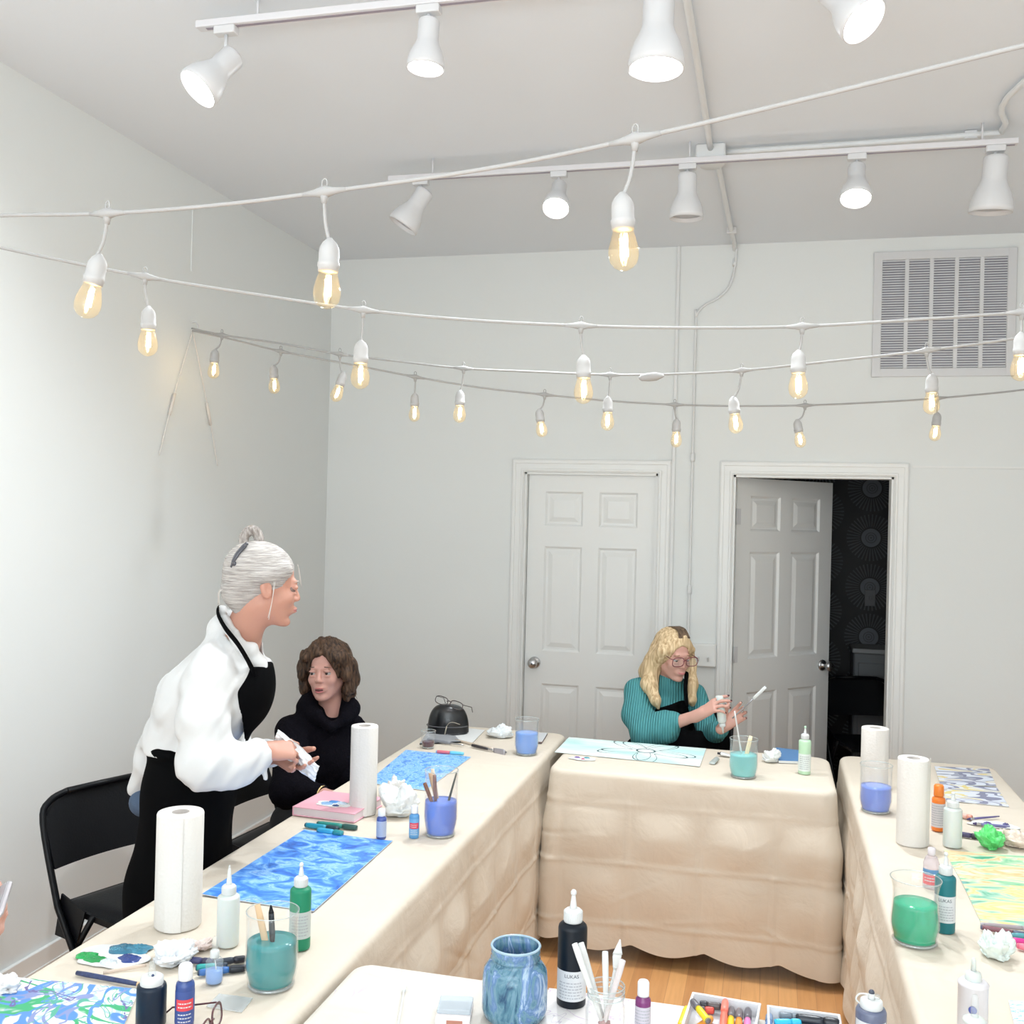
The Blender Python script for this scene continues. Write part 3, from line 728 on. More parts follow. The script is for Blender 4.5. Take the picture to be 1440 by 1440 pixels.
gm = mat('dim_grey_paint', (.16, .17, .18), .5)
MB().box(-.24, .24, -.14, .14, 0, .93, .01).build('body', gm, sk)
MB().box(-.25, .25, -.15, .15, .93, .96, .006).build('top', mat('grey_stone', (.3, .31, .32), .5), sk)
for k in range(3): 
    dr = MB().box(-.21, .21, -.152, -.14, .12+k*.26, .35+k*.26, .004).build('drawer', gm, sk); MB().ball((0, -.16, .235+k*.26), .012).build('knob', dull_metal, dr)
# ================================================================ prop builders
ZT = TZ+.0045
def spot(px, ybot, w, ytop, z=ZT):
    """a round thing on a table top: visible bottom row, pixel width and top row -> (x, y, z), radius, height"""
    k = (ybot-722)/FPX
    yc = ybot-(w/2)*k; P_ = Z(px, yc, z); dep = float((P_-_C) @ _f)
    k2 = (ytop-722)/FPX; yt = ytop+(w/2)*k2*.6
    H = (yc-yt)*dep/FPX/ math.cos(math.atan(abs(k)))**0
    return (float(P_[0]), float(P_[1]), z), w/2*dep/FPX, H
def face(loc): return math.atan2(-loc[1], -loc[0])+PI/2
def arc_patch(mb, r, a0, a1, z0, z1, n=14, mi=0):
    mb.grid(n, 1, lambda u, v: (r*math.cos(a0+(a1-a0)*u-PI/2), r*math.sin(a0+(a1-a0)*u-PI/2), z0+(z1-z0)*v), mi=mi); return mb
def arc_text(txt, size, r, zc, mat_, parent, name='lettering', a=0.):
    c = bpy.data.curves.new('t', 'FONT'); c.body = txt; c.size = size; c.align_x = 'CENTER'; c.align_y = 'CENTER'
    o = bpy.data.objects.new('t', c); COL.objects.link(o); bpy.context.view_layer.update()
    me = bpy.data.meshes.new_from_object(o.evaluated_get(bpy.context.evaluated_depsgraph_get()))
    bpy.data.objects.remove(o)
    for v in me.vertices:
        th = v.co.x/r+a-PI/2; v.co = (r*math.cos(th), r*math.sin(th), zc+v.co.y)
    me.materials.clear()
    return link_mesh(name, me, mat_, parent)
ink = mat('dark_print', (.06, .07, .09), .6); pale_ink = mat('grey_print', (.42, .43, .46), .6)
label_m = mat('white_label', (.68, .69, .70), .5)
def lines_print(parent, r, z0, z1, n, mat_, seed=0, wmax=.5):
    rnd = random.Random(seed); mb = MB()
    for k in range(n):
        z = z0+(z1-z0)*(k+.5)/n; h = (z1-z0)/n*.32; a = -wmax
        while a < wmax*rnd.uniform(.6, 1):
            b_ = a+rnd.uniform(.08, .28); arc_patch(mb, r, a, min(b_, wmax), z-h/2, z+h/2, 3); a = b_+.06
    mb.build('fine_print', mat_, parent)
def towel_roll(label, px, ybot, w, ytop, rz=0., loose=False):
    loc, r, H = spot(px, ybot, w, ytop)
    t = thing('paper_towel_roll', label, 'paper towels', loc, rz, group='rolls of paper towels')
    m = MB(); prof = [(.021, 0), (r*.97, 0), (r, .004), (r, H-.004), (r*.97, H), (.021, H), (.0205, H-.001), (.0205, 0)]
    m.lathe(prof, 56, cap0=False, cap1=False)
    if loose: m.grid(14, 1, lambda u, v: ((r+.0005+.012*u*u)*math.cos(-.9+1.1*u), (r+.0005+.012*u*u)*math.sin(-.9+1.1*u), .001+v*(H-.002)))
    else: m.grid(10, 1, lambda u, v: ((r+.0005+.002*u)*math.cos(-1.6+.7*u), (r+.0005+.002*u)*math.sin(-1.6+.7*u), .001+v*(H-.002)))
    m.build('towel_sheets', towel_m, t)
    MB().lathe([(.0195, .001), (.0205, .001), (.0205, H+.0005), (.0195, H+.0005), (.0193, .001)], 32, cap0=False, cap1=False).build('cardboard_core', mat('grey_cardboard', (.45, .41, .38), .9), t)
    return t
towel_m, nt, p = newmat('quilted_paper_towel'); p.inputs['Roughness'].default_value = .95; p.inputs['Base Color'].default_value = (.78, .75, .71, 1)
tc = nt.nodes.new('ShaderNodeTexCoord'); vo = nt.nodes.new('ShaderNodeTexVoronoi'); vo.inputs['Scale'].default_value = 130.; nt.links.new(tc.outputs['Object'], vo.inputs[0])
b = nt.nodes.new('ShaderNodeBump'); b.inputs['Strength'].default_value = .35; b.inputs['Distance'].default_value = .002; nt.links.new(vo.outputs['Distance'], b.inputs['Height']); nt.links.new(b.outputs[0], p.inputs['Normal'])
GLASS_PROF = {
 'hurricane': [(.86, 0), (.90, .015), (.90, .035), (.86, .07), (.93, .14), (.99, .24), (1.0, .35), (.97, .6), (.96, .8), (.98, .93), (1.0, 1.)],
 'flared': [(.88, 0), (.93, .012), (.93, .035), (.87, .075), (.94, .15), (1.0, .27), (.99, .38), (.94, .55), (.91, .7), (.92, .82), (.98, .93), (1.05, 1.)],
 'straight': [(.92, 0), (.97, .015), (.98, .05), (.99, .3), (1.0, .6), (1.0, 1.)],
 'tapered': [(.8, 0), (.84, .02), (.86, .1), (.93, .5), (1.0, 1.)]}
def vessel(label, px, ybot, w, ytop, kind, fill, col, name='glass_vase', cat='glass', group=None, surf=None):
    loc, r, H = spot(px, ybot, w, ytop)
    t = thing(name, label, cat, loc, 0, group)
    pr_ = [(a*r, b_*H) for a, b_ in GLASS_PROF[kind]]
    inner = [(max(a-.0025, .001), max(b_, .008)) for a, b_ in pr_]
    m = MB(); m.lathe(pr_+[(pr_[-1][0]-.0012, H+.001)]+inner[::-1], 48, cap0=True, cap1=True); m.build('glass_wall', clear, t)
    rim = MB().tube([((pr_[-1][0]-.001)*math.cos(2*PI*k/48), (pr_[-1][0]-.001)*math.sin(2*PI*k/48), H) for k in range(48)], .0012, 6, closed=True)
    rim.build('rim', glass_edge, t)
    MB().lathe([(pr_[0][0]*.97, .0005), (pr_[1][0]*.97, .004), (pr_[1][0]*.9, .007)], 40).build('thick_base', glass_edge, t)
    if fill > 0:
        zf = fill*H
        def rr_(z):
            for (a, b_), (c, d) in zip(inner, inner[1:]):
                if b_ <= z <= d: return a+(c-a)*(z-b_)/max(d-b_, 1e-6)
            return inner[-1][0]
        n_ = 12; z0 = .0085
        prof = [(rr_(z0)*.98-.0006, z0)]+[(rr_(z0+(zf-z0)*k/n_)-.0006, z0+(zf-z0)*k/n_) for k in range(1, n_+1)]+[(rr_(zf)*.6, zf+.0002), (.001, zf+.0002)]
        lm_ = mat('painted_water', col, .12, sub=.15, var=.06, vscale=12)
        MB().lathe(prof, 48).build('paint_water', lm_, t)
    return t, loc, r, H
glass_edge = thin_glass('glass_edge', (.86, .92, .92), body=.25, rough=.08, bodycol=(.85, .92, .92), refl=.4)
def squeeze_bottle(label, px, ybot, w, ytop, col, lab=None, text=None, clear_top=False, name='squeeze_bottle', group=None, capcol=None, rz=None, tipcol=None, labspan=(.18, .55), bodymat=None, long_tip=False):
    loc, r, H = spot(px, ybot, w, ytop)
    t = thing(name, label, 'bottle', loc, face(loc) if rz is None else rz, group)
    hb = H*(.72 if not long_tip else .64); bm_ = bodymat or mat('bottle_paint', col, .36, spec=.3)
    MB().lathe([(r*.9, 0), (r*.985, .002), (r, .006), (r, hb*.93), (r*.96, hb*.96), (r*.82, hb*.985), (r*.6, hb), (r*.56, hb+.004)], 40).build('bottle_body', bm_, t)
    cm = capcol or white_plastic; hc = H*.1
    c = MB(); c.lathe([(r*.62, hb+.001), (r*.64, hb+.003), (r*.62, hb+hc), (r*.5, hb+hc+.003), (r*.25, hb+hc+.005)], 32)
    for k in range(28):
        a = 2*PI*k/28; c.box(-.0006, .0006, -.0006, .0006, hb+.004, hb+hc-.001, 0, Matrix.Rotation(a, 4, 'Z') @ Matrix.Translation((r*.635, 0, 0)))
    c.build('cap', cm, t)
    MB().lathe([(r*.30, hb+hc+.003), (r*.24, hb+hc+.008), (r*.13, H*.955), (r*.10, H*.965)], 20).build('nozzle', cm, t)
    MB().lathe([(r*.14, H*.955), (r*.2, H*.965), (r*.2, H*.985), (r*.12, H), (.0005, H+.001)] if not long_tip else [(r*.10, H*.955), (r*.07, H), (.0005, H+.001)], 16).build('nozzle_tip', tipcol or cm, t)
    if lab:
        z0, z1 = labspan[0]*hb, labspan[1]*hb
        l_ = arc_patch(MB(), r+.0006, -1.35, 1.35, z0, z1, 24).build('paper_label', lab, t)
        if text:
            arc_text(text, (z1-z0)*.17, r+.001, z1-(z1-z0)*.16, ink, l_)
            lines_print(l_, r+.001, z0+(z1-z0)*.06, z1-(z1-z0)*.34, 6, pale_ink, int(px), .9)
        else: lines_print(l_, r+.001, z0+(z1-z0)*.08, z1-(z1-z0)*.1, 7, pale_ink, int(px), .8)
    return t
def craft_bottle(label, px, ybot, w, ytop, col, capcol, labcol=None, text=None, group=None, band=None, rz=None, name='craft_paint_bottle'):
    loc, r, H = spot(px, ybot, w, ytop)
    t = thing(name, label, 'paint bottle', loc, face(loc) if rz is None else rz, group)
    hb = H*.74
    MB().lathe([(r*.93, 0), (r, .003), (r, hb*.9), (r*.93, hb*.96), (r*.62, hb), (r*.6, hb+.003)], 32).build('bottle_body', mat('paint_bottle', col, .3, coat=.3), t)
    cp = MB().lathe([(r*.74, hb+.002), (r*.76, hb+.005), (r*.74, H*.97), (r*.6, H), (.0005, H)], 28); cp.build('cap', mat('bottle_cap', capcol, .35), t)
    if labcol:
        l_ = arc_patch(MB(), r+.0005, -1.5, 1.5, hb*.12, hb*.82, 20).build('paper_label', mat('bottle_label', labcol, .45), t)
        if band:
            arc_patch(MB(), r+.001, -.95, .95, hb*.42, hb*.66, 14).build('red_panel', mat('red_panel', band, .45), l_)
            lines_print(l_, r+.0015, hb*.46, hb*.62, 2, label_m, int(px), .7)
            lines_print(l_, r+.0012, hb*.15, hb*.38, 3, label_m, int(px)+1, .7)
        else: lines_print(l_, r+.001, hb*.16, hb*.78, 9, pale_ink, int(px), 1.1)
    return t
def sheet(name, label, cat, corners, m, th=.0018, z=ZT, group=None, curl=.0, nu=16, nv=12, border=None):
    """flat sheet on the table; pixel corners far-left, far-right, near-right, near-left"""
    C_ = [V(Z(px, py, z)) for px, py in corners]; o = sum(C_)/4
    q = [c-o for c in C_]
    def P_(u, v):
        a = q[0]*(1-u)+q[1]*u; b_ = q[3]*(1-u)+q[2]*u; p_ = b_*(1-v)+a*v
        c = curl*(max(0, u-.75)**2+max(0, .25-u)**2)*16*.5
        return (p_[0], p_[1], c)
    t = MB(); t.grid(nu, nv, lambda u, v: (P_(u, v)[0], P_(u, v)[1], P_(u, v)[2]+th), uv=True)
    t.grid(nu, nv, lambda u, v: P_(1-u, v))
    for k in range(4):
        f = [lambda s, w_: (s, 0), lambda s, w_: (1, s), lambda s, w_: (1-s, 1), lambda s, w_: (0, 1-s)][k]
        t.grid(nu, 1, lambda u, v, f=f: (P_(*f(u, 0))[0], P_(*f(u, 0))[1], P_(*f(u, 0))[2]+v*th), mi=1)
    ob = t.build(name, [m, border or paper]); ob.location = tuple(o); tag(ob, label, cat, group)
    return ob
def stick(name, label, cat, a, b_, parts, group=None):
    """long thin thing from world point a to b; parts = list of (part name, t0, t1, r0, r1, material, flat)"""
    a = Vector(tuple(a)); b_ = Vector(tuple(b_)); L = (b_-a).length
    t = thing(name, label, cat, a, 0, group)
    t.rotation_mode = 'QUATERNION'; t.rotation_quaternion = (b_-a).to_track_quat('Z', 'Y')
    for (nm, t0, t1, r0, r1, m_, fl) in parts:
        n_ = 6; pts = [(0, 0, L*(t0+(t1-t0)*k/n_)) for k in range(n_+1)]
        rs = [max(.0004, r0+(r1-r0)*k/n_) for k in range(n_+1)]
        if nm in ('barrel', 'cap', 'handle', 'stick', 'blade'): rs[0] *= .85; rs[-1] *= .85
        MB().tube(pts, rs, 12, flat=fl).build(nm, m_, t)
    return t
def marker(label, p1, p2, z, barrel, cap, r=.0065, capf=.36, group=None, zz=None, band=None):
    z1, z2 = (z, z) if zz is None else zz
    a = Z(*p1, z1); b_ = Z(*p2, z2); bm_ = mat('marker_barrel', barrel, .3); cm = mat('marker_cap', cap, .3)
    parts = [('barrel', 0, 1-capf, r, r, bm_, 1), ('cap', 1-capf, 1, r*1.1, r*1.02, cm, 1), ('end_plug', -.02, .02, r*.7, r*.95, cm if band is None else mat('marker_band', band, .3), 1)]
    if band: parts.append(('colour_band', .12, .2, r*1.02, r*1.02, mat('marker_band', band, .3), 1))
    return stick('marker_pen', label, 'marker', a, b_, parts, group)
def brush(label, tip, end, handle, bristle=(.35, .25, .18), r=.004, ferr=.12, br=.10, group=None, name='paint_brush', flat=.6):
    return stick(name, label, 'brush', tip, end, [('bristles', 0, br, r*.5, r*1.15, mat('bristles', bristle, .8), flat), ('ferrule', br, br+ferr, r*1.05, r*.8, dull_metal, .9), ('handle', br+ferr, 1, r, r*.6, mat('brush_handle', handle, .3, coat=.4), 1)], group)
def crumple(label, px, py, w, h, col, seed, name='crumpled_tissue', cat='tissue', dy=1., stain=None, z=ZT, fine=1., group=None, dep_off=0):
    P_ = Z(px, py, z); dep = float((P_-_C) @ _f); rx = w/2*dep/FPX; hz = h*dep/FPX
    ms = mat('tissue_'+str(seed), col, .9, var=0) if not stain else paint_mat('stained_tissue', stain, (3, 3, 3), 2.5, coord='Object')
    n_ = 84; mb = MB(); off = Vector((seed*1.3, seed*.7, 0))
    def fn(u, v):
        th = PI*v*.98+.02; a = 2*PI*u
        d = Vector((math.sin(th)*math.cos(a), math.sin(th)*math.sin(a), math.cos(th)))
        w_ = noise.noise_vector(d*1.7*fine+off)*.55; e_ = d+w_
        f1 = 1-abs(noise.noise(e_*2.2*fine+off))*2.; f2 = 1-abs(noise.noise(e_*5.*fine+off*2))*2.
        rr_ = .80+.55*noise.noise(d*1.3+off)+.16*(f1-.5)+.09*(f2-.5)
        return ((d.x+w_.x*.25)*rx*rr_, (d.y+w_.y*.25)*rx*dy*rr_, max(.0, (d.z*.5+.42+w_.z*.25)*hz*rr_*1.1))
    mb.grid(n_, n_//2, fn, smooth=True)
    o = mb.build(name, ms); o.location = tuple(P_); tag(o, label, cat, group); return o
def eyeglasses(label, loc, R3, col, w=.135, rimh=.036, parent_cat='eyeglasses', lens_tint=(.97, .97, .97), fold=False):
    """local x = left-right, y = toward the ears, z up"""
    t = thing('eyeglasses', label, 'eyeglasses', loc)
    t.rotation_mode = 'QUATERNION'; t.rotation_quaternion = R3.to_quaternion()
    m_ = mat('glasses_frame', col, .3, coat=.3); hw = w/2; lw = w*.215
    for s in (-1, 1):
        cx_ = s*w*.26; pts = []
        for k in range(28):
            a = 2*PI*k/28; ex = .7
            pts.append((cx_+lw*abs(math.cos(a))**ex*(1 if math.cos(a) > 0 else -1), .004*abs(cx_)/hw, rimh/2*abs(math.sin(a))**ex*(1 if math.sin(a) > 0 else -1)))
        MB().tube(pts, .0020, 6, closed=True).build('rim', m_, t)
        MB().add([(p_[0], p_[1]+.0005, p_[2]) for p_ in pts]+[(p_[0], p_[1]-.0005, p_[2]) for p_ in pts], [tuple(range(28)), tuple(reversed(range(28, 56)))]).build('lens', thin_glass('lens', lens_tint, body=.03), t)
        MB().tube([(s*(hw-.008), .004, rimh*.3), (s*hw, .012, rimh*.3), (s*hw, .10, rimh*.28), (s*hw*.98, .135, -.012)] if not fold else [(s*(hw-.008), .004, rimh*.3), (s*hw, .010, rimh*.3), (s*hw*.2, .016, rimh*.25), (-s*hw*.5, .02, rimh*.1)], .0019, 6).build('temple', m_, t)
    MB().tube([(-.012, .001, .004), (0, -.001, .009), (.012, .001, .004)], .0022, 6).build('bridge', m_, t)
    return t
# ================================================================ things on the left table
towel_roll('large paper towel roll standing near the empty black chair', 250, 1313, 64, 1136)
towel_roll('paper towel roll beside the pink book and seated dark haired woman', 510, 1149, 38, 1018)
squeeze_bottle('frosted white squeeze bottle in front of the blue painting', 320, 1335, 31, 1214, (.75, .76, .74), bodymat=frosted_plastic, long_tip=True)
squeeze_bottle('green paint squeeze bottle at the edge of the blue painting', 421, 1339, 30, 1210, (.02, .25, .13), lab=mat('grey_label', (.55, .60, .58), .5), labspan=(.2, .63))
blue1 = paint_mat('blue_brushed_painting', [(0.312, (.03, .12, .50)), (0.440, (.06, .25, .78)), (0.515, (.16, .42, .90)), (0.575, (.35, .62, .95)), (0.635, (.10, .33, .85)), (0.725, (.62, .78, .95))], (1.2, 3.2, 1), 3.2, 8, 1.1, rot=-.15)
blue2 = paint_mat('blue_rippled_painting', [(0.346, (.06, .22, .70)), (0.444, (.10, .38, .90)), (0.500, (.45, .70, .97)), (0.542, (.12, .40, .92)), (0.612, (.25, .55, .96)), (0.710, (.75, .86, .97))], (2.4, 3.4, 1), 3.4, 5, 1.6)
sheet('painting', 'blue brushed painting on paper lying beside the green bottle', 'painting', [(428, 1168), (552, 1184), (441, 1283), (284, 1259)], blue1, .002, curl=.004)
sheet('painting', 'blue rippled painting behind the vase of brushes', 'painting', [(571, 1055), (662, 1065), (598, 1112), (516, 1101)], blue2, .002)
vz, vl, vr, vh = vessel('wide glass vase of teal paint water with a stick inside', 381, 1402, 74, 1272, 'hurricane', .60, (.02, .26, .27), group='glass vases of paint water')
def inside(loc, dx, dy, z=.012): return V([loc[0]+dx, loc[1]+dy, loc[2]+z])
def topt(loc, px, py, dd=0.):
    dep = float((V(loc)-_C) @ _f)+dd; return D(px, py, dep)
stick('craft_stick', 'pale wooden craft stick standing in the teal water vase', 'craft stick', inside(vl, .005, .0), topt(vl, 362, 1272), [('stick', 0, 1, .0075, .0075, wood_light, .28)])
stick('paint_brush', 'black handled brush upright in the teal water vase', 'brush', inside(vl, .012, -.01), topt(vl, 381, 1273), [('ferrule', 0, .45, .004, .004, dull_metal, 1), ('handle', .45, .62, .0045, .0085, black_plastic, .7), ('grip', .62, .9, .0085, .0075, mat('speckled_black', (.02, .03, .04), .25, var=.9, vscale=90), .7), ('end_cap', .9, 1., .0075, .002, black_plastic, .7)])
# small clear spray bottle with a little blue
def spray(label, px, ybot, w, ytop, fillc=None, fill=.5, body=None, cat='bottle'):
    loc, r, H = spot(px, ybot, w, ytop); t = thing('spray_bottle', label, cat, loc, face(loc)); hb = H*.55
    MB().lathe([(r*.92, 0), (r, .003), (r, hb*.85), (r*.8, hb*.95), (r*.5, hb)], 28).build('bottle_body', body or clear_plastic, t)
    if fillc: MB().lathe([(r*.88, .002), (r*.94, .004), (r*.94, hb*fill), (.0005, hb*fill)], 28).build('liquid', mat('thin_blue_liquid', fillc, .2), t)
    MB().lathe([(r*.52, hb), (r*.54, hb+.003), (r*.52, hb+H*.14), (r*.34, hb+H*.16)], 24).build('collar', white_plastic if not body else frosted_plastic, t)
    MB().lathe([(r*.34, hb+H*.15), (r*.36, H*.82), (r*.34, H*.97), (r*.2, H)], 20).build('pump_head', clear_plastic if not body else frosted_plastic, t)
    MB().tube([(0, 0, hb), (r*.2, 0, hb*.5), (r*.5, 0, .006)], .0012, 6).build('dip_tube', white_plastic, t); return t
spray('tiny clear spray bottle holding a little blue liquid beside the teal vase', 301, 1387, 24, 1314, (.25, .42, .80), .5)
# paper palettes with paint
def palette(label, px, py, w, cols, seed, rz=0., z=ZT, name='paint_palette', asp=.75, base=True):
    P_ = Z(px, py, z); dep = float((P_-_C) @ _f); R_ = w/2*dep/FPX; t = thing(name, label, 'palette', tuple(P_), rz); rnd = random.Random(seed)
    if base:
        pts = [(R_*(1+.30*noise.noise(Vector((math.cos(a)*1.8, math.sin(a)*1.8, seed))))*math.cos(a), R_*asp*(1+.30*noise.noise(Vector((math.cos(a)*1.8, math.sin(a)*1.8, seed))))*math.sin(a)) for a in [2*PI*k/48 for k in range(48)]]
        MB().prism(pts, 0, .0016).build('paper_plate', paper, t)
    for ci, (c, cx_, cy_, s) in enumerate(cols):
        m_ = MB(); n_ = 40
        def fn(u, v, cx_=cx_, cy_=cy_, s=s):
            a = 2*PI*u; q = Vector((math.cos(a)*v*2, math.sin(a)*v*2, seed+ci)); rr_ = s*R_*v*(1+.35*noise.noise(Vector((math.cos(a)*1.6, math.sin(a)*1.6, seed+ci*3.1))))
            return (cx_*R_+rr_*math.cos(a), cy_*R_+rr_*math.sin(a)*asp, .0018+.0045*(1-v**4)*(.6+1.2*abs(noise.noise(q*2.4))))
        m_.grid(n_, 10, fn); m_.build('paint_blob', mat('wet_paint', c, .2, var=.35, vscale=60), t)
    return t
palette('torn paper palette smeared with green, teal and navy paint', 158, 1344, 104, [((.02, .40, .10), -.60, -.25, .34), ((.03, .35, .10), -.28, -.34, .30), ((.04, .18, .28), .05, .42, .46), ((.05, .24, .36), .42, .55, .40), ((.03, .06, .24), .58, -.05, .34), ((.70, .76, .80), .18, -.42, .26), ((.10, .34, .46), -.10, .30, .22)], 4)
stick('paint_brush', 'speckled navy brush handle lying below the torn palette', 'brush', Z(108, 1368, ZT+.005), Z(200, 1385, ZT+.005), [('handle', 0, .93, .0055, .005, mat('speckled_navy', (.04, .06, .16), .4, var=.8, vscale=120), 1), ('wooden_tip', .93, 1., .005, .003, wood_light, 1)])
stick('craft_stick', 'thin wooden stick lying between the palette and navy brush', 'craft stick', Z(145, 1368, ZT+.002), Z(206, 1357, ZT+.004), [('stick', 0, 1, .004, .004, mat('pale_wood', (.75, .62, .52), .7), .4)])
crumple('white crumpled tissue with blue stain behind the navy bottle', 245, 1352, 66, 26, (.8, .8, .8), 5, dy=1.2, stain=[(.3, (.80, .82, .85)), (.62, (.82, .83, .84)), (.7, (.35, .5, .8)), (.78, (.8, .82, .85))])
crumple('small crumpled tissue stained pink beside the clear spray bottle', 281, 1334, 38, 12, (.8, .7, .66), 9, dy=1., stain=[(.4, (.82, .76, .72)), (.6, (.80, .55, .48)), (.7, (.84, .80, .77))])
for lab, a, b_, c1_, c2_ in (('navy marker lying behind the clear spray bottle', (258, 1349), (300, 1353), (.05, .05, .14), (.04, .04, .09)),
                         ('black marker lying against the left side of the teal vase', (300, 1354), (345, 1348), (.03, .04, .06), (.02, .02, .03)),
                         ('black and blue marker pen nearest the teal vase', (279, 1368), (346, 1361), (.05, .18, .50), (.015, .02, .03)),
                         ('green ended marker pen under the clear spray bottle', (276, 1361), (320, 1358), (.02, .36, .34), (.03, .05, .08))):
    marker(lab, a, b_, ZT+.007, c1_, c2_, .0075)
green_art = paint_mat('blue_green_stroke_painting', [(0, (.80, .82, .83)), (1, (.86, .87, .87))], (1, 1, 1), 3, over=[((.45, .60, .85), (3, 3.4, 1), .53, 7.9, .022), ((.05, .42, .18), (1.5, 1.9, 1), .50, .3, .026), ((.10, .28, .68), (1.9, 1.7, 1), .52, 1.7, .026), ((.25, .30, .55), (2.4, 2.0, 1), .50, 3.3, .016), ((.10, .42, .30), (2.8, 2.2, 1), .44, 5.1, .012), ((.16, .14, .36), (3, 3, 1), .62, 9.2, .02)])
sheet('painting', 'white paper with looping blue and green strokes, bottom left', 'painting', [(8, 1374), (196, 1392), (150, 1500), (-120, 1480)], green_art, .002, curl=.0)
crumple('white crumpled napkin at the left end of the looping painting', 4, 1393, 60, 22, (.78, .76, .76), 11, dy=.6)
# bottles at the bottom left
loc, r_, H_ = spot(212, 1452, 41, 1347)
t = thing('paint_bottle', 'black paint bottle with a white cap and clear spout, bottom left', 'bottle', loc, face(loc))
MB().lathe([(r_*.93, 0), (r_, .004), (r_, H_*.6), (r_*.95, H_*.64), (r_*.7, H_*.67)], 36).build('bottle_body', mat('black_blue_paint', (.006, .016, .035), .3, spec=.3), t)
cc = MB().lathe([(r_*.76, H_*.645), (r_*.78, H_*.66), (r_*.76, H_*.76), (r_*.62, H_*.785), (r_*.3, H_*.79)], 32); cc.build('cap', white_plastic, t)
MB().lathe([(r_*.28, H_*.785), (r_*.22, H_*.9), (r_*.16, H_*1.)], 18).build('spout', clear_plastic, t)
MB().ball((r_*.05, -r_*.2, H_*.80), r_*.1, 10).build('paint_drip', mat('navy_drip', (.02, .05, .15), .3), t)
loc, r_, H_ = spot(259, 1452, 25, 1350)
craft_bottle('royal blue craft paint bottle with a red label panel, bottom left', 259, 1450, 26, 1352, (.03, .07, .26), (.78, .78, .80), labcol=(.05, .09, .30), band=(.72, .06, .08))
# brown glasses standing on their rims at the bottom edge
g = Z(299, 1440, ZT+.028)
Rg = Matrix.Rotation(math.radians(103), 3, 'Z') @ Matrix.Rotation(math.radians(-8), 3, 'X')
eyeglasses('brown reading glasses at the bottom edge beside the craft bottle', tuple(g), Rg, (.10, .03, .035), w=.13, rimh=.040)
sheet('plastic_card', 'clear plastic card lying in front of the teal vase', 'card', [(308, 1398), (356, 1404), (340, 1424), (290, 1416)], thin_glass('plastic_card', (.97, .98, .98), body=.35, bodycol=(.82, .86, .88)), .0012)
# pink book with paint palette on top
Bk = [Z(444, 1122, ZT), Z(527, 1132, ZT), Z(508, 1160, ZT), Z(424, 1147, ZT)]
o = sum(V(q) for q in Bk)/4; ang_ = math.atan2(*(V(Bk[1])-V(Bk[0]))[[1, 0]]); bw = np.linalg.norm(V(Bk[1])-V(Bk[0]))/2; bh = np.linalg.norm(V(Bk[3])-V(Bk[0]))/2
bk_ = thing('pink_book', 'thick pink covered book on the left table under a paint smeared paper', 'book', tuple(o), ang_)
th_ = .030
m_ = MB().box(-bw, bw, -bh, bh, th_-.003, th_, .001); m_.box(-bw, bw, -bh, bh, 0, .003, .001); m_.box(-bw, -bw+.003, -bh, bh, 0, th_, .001)
m_.build('cover', mat('pink_cover', (.80, .42, .50), .6), bk_)
MB().box(-bw+.003, bw-.004, -bh+.004, bh-.004, .003, th_-.003).build('pages', mat('pink_white_pages', (.80, .70, .72), .9, var=.05), bk_)
palette('white paper smeared with blue paint lying on the pink book', 470, 1131, 50, [((.10, .30, .68), -.1, .3, .36), ((.30, .52, .82), -.4, -.1, .40), ((.05, .10, .26), .25, -.35, .2), ((.6, .72, .88), .4, .2, .35)], 7, z=ZT+th_+.0005, asp=.55, name='paint_smeared_paper')
for lab, a, b_, c1_, c2_ in (('turquoise marker pen in front of the pink book', (430, 1160), (476, 1166), (.02, .30, .45), (.02, .05, .07)),
                             ('green marker pen in front of the pink book', (447, 1158), (502, 1164), (.03, .26, .22), (.03, .10, .09)),
                             ('sky blue marker pen nearest the blue painting', (447, 1167), (482, 1172), (.05, .38, .60), (.03, .28, .30))):
    marker(lab, a, b_, ZT+.0075, c1_, c2_, .0085)
craft_bottle('navy craft paint bottle with barcode label beside the pink book', 536, 1181, 14, 1136, (.06, .10, .34), (.80, .80, .82), labcol=(.45, .52, .68))
craft_bottle('sky blue craft paint bottle with a red panel beside the blue vase', 582, 1180, 14, 1131, (.10, .32, .62), (.80, .82, .84), labcol=(.16, .40, .70), band=(.72, .06, .10))
crumple('white crumpled towel behind the sky blue craft bottle', 561, 1146, 62, 40, (.82, .82, .80), 2, dy=.9, stain=[(.3, (.80, .82, .80)), (.75, (.84, .84, .82)), (.85, (.5, .68, .88))])
crumple('upper white crumpled towel resting in front of the rippled painting', 553, 1118, 36, 26, (.84, .84, .82), 14, dy=.8)
vz2, vl2, vr2, vh2 = vessel('glass vase of blue paint water holding wooden tools and brushes', 619, 1181, 48, 1079, 'hurricane', .53, (.13, .24, .74), group='glass vases of paint water')
tm = mat('dark_wood_handle', (.22, .09, .05), .4); tm2 = mat('tan_wood_handle', (.60, .38, .22), .5)
stick('palette_knife', 'tan wooden handled tool leaning in the blue water vase', 'palette knife', inside(vl2, .01, .01), topt(vl2, 605, 1087, .03), [('blade', 0, .55, .004, .004, dull_metal, .4), ('handle', .55, 1, .0075, .0085, tm2, .6)])
stick('palette_knife', 'dark wooden handled palette knife in the blue water vase', 'palette knife', inside(vl2, -.01, -.005), topt(vl2, 611, 1090, -.02), [('blade', 0, .5, .0045, .004, dull_metal, .4), ('handle', .5, 1, .007, .008, tm, .7)])
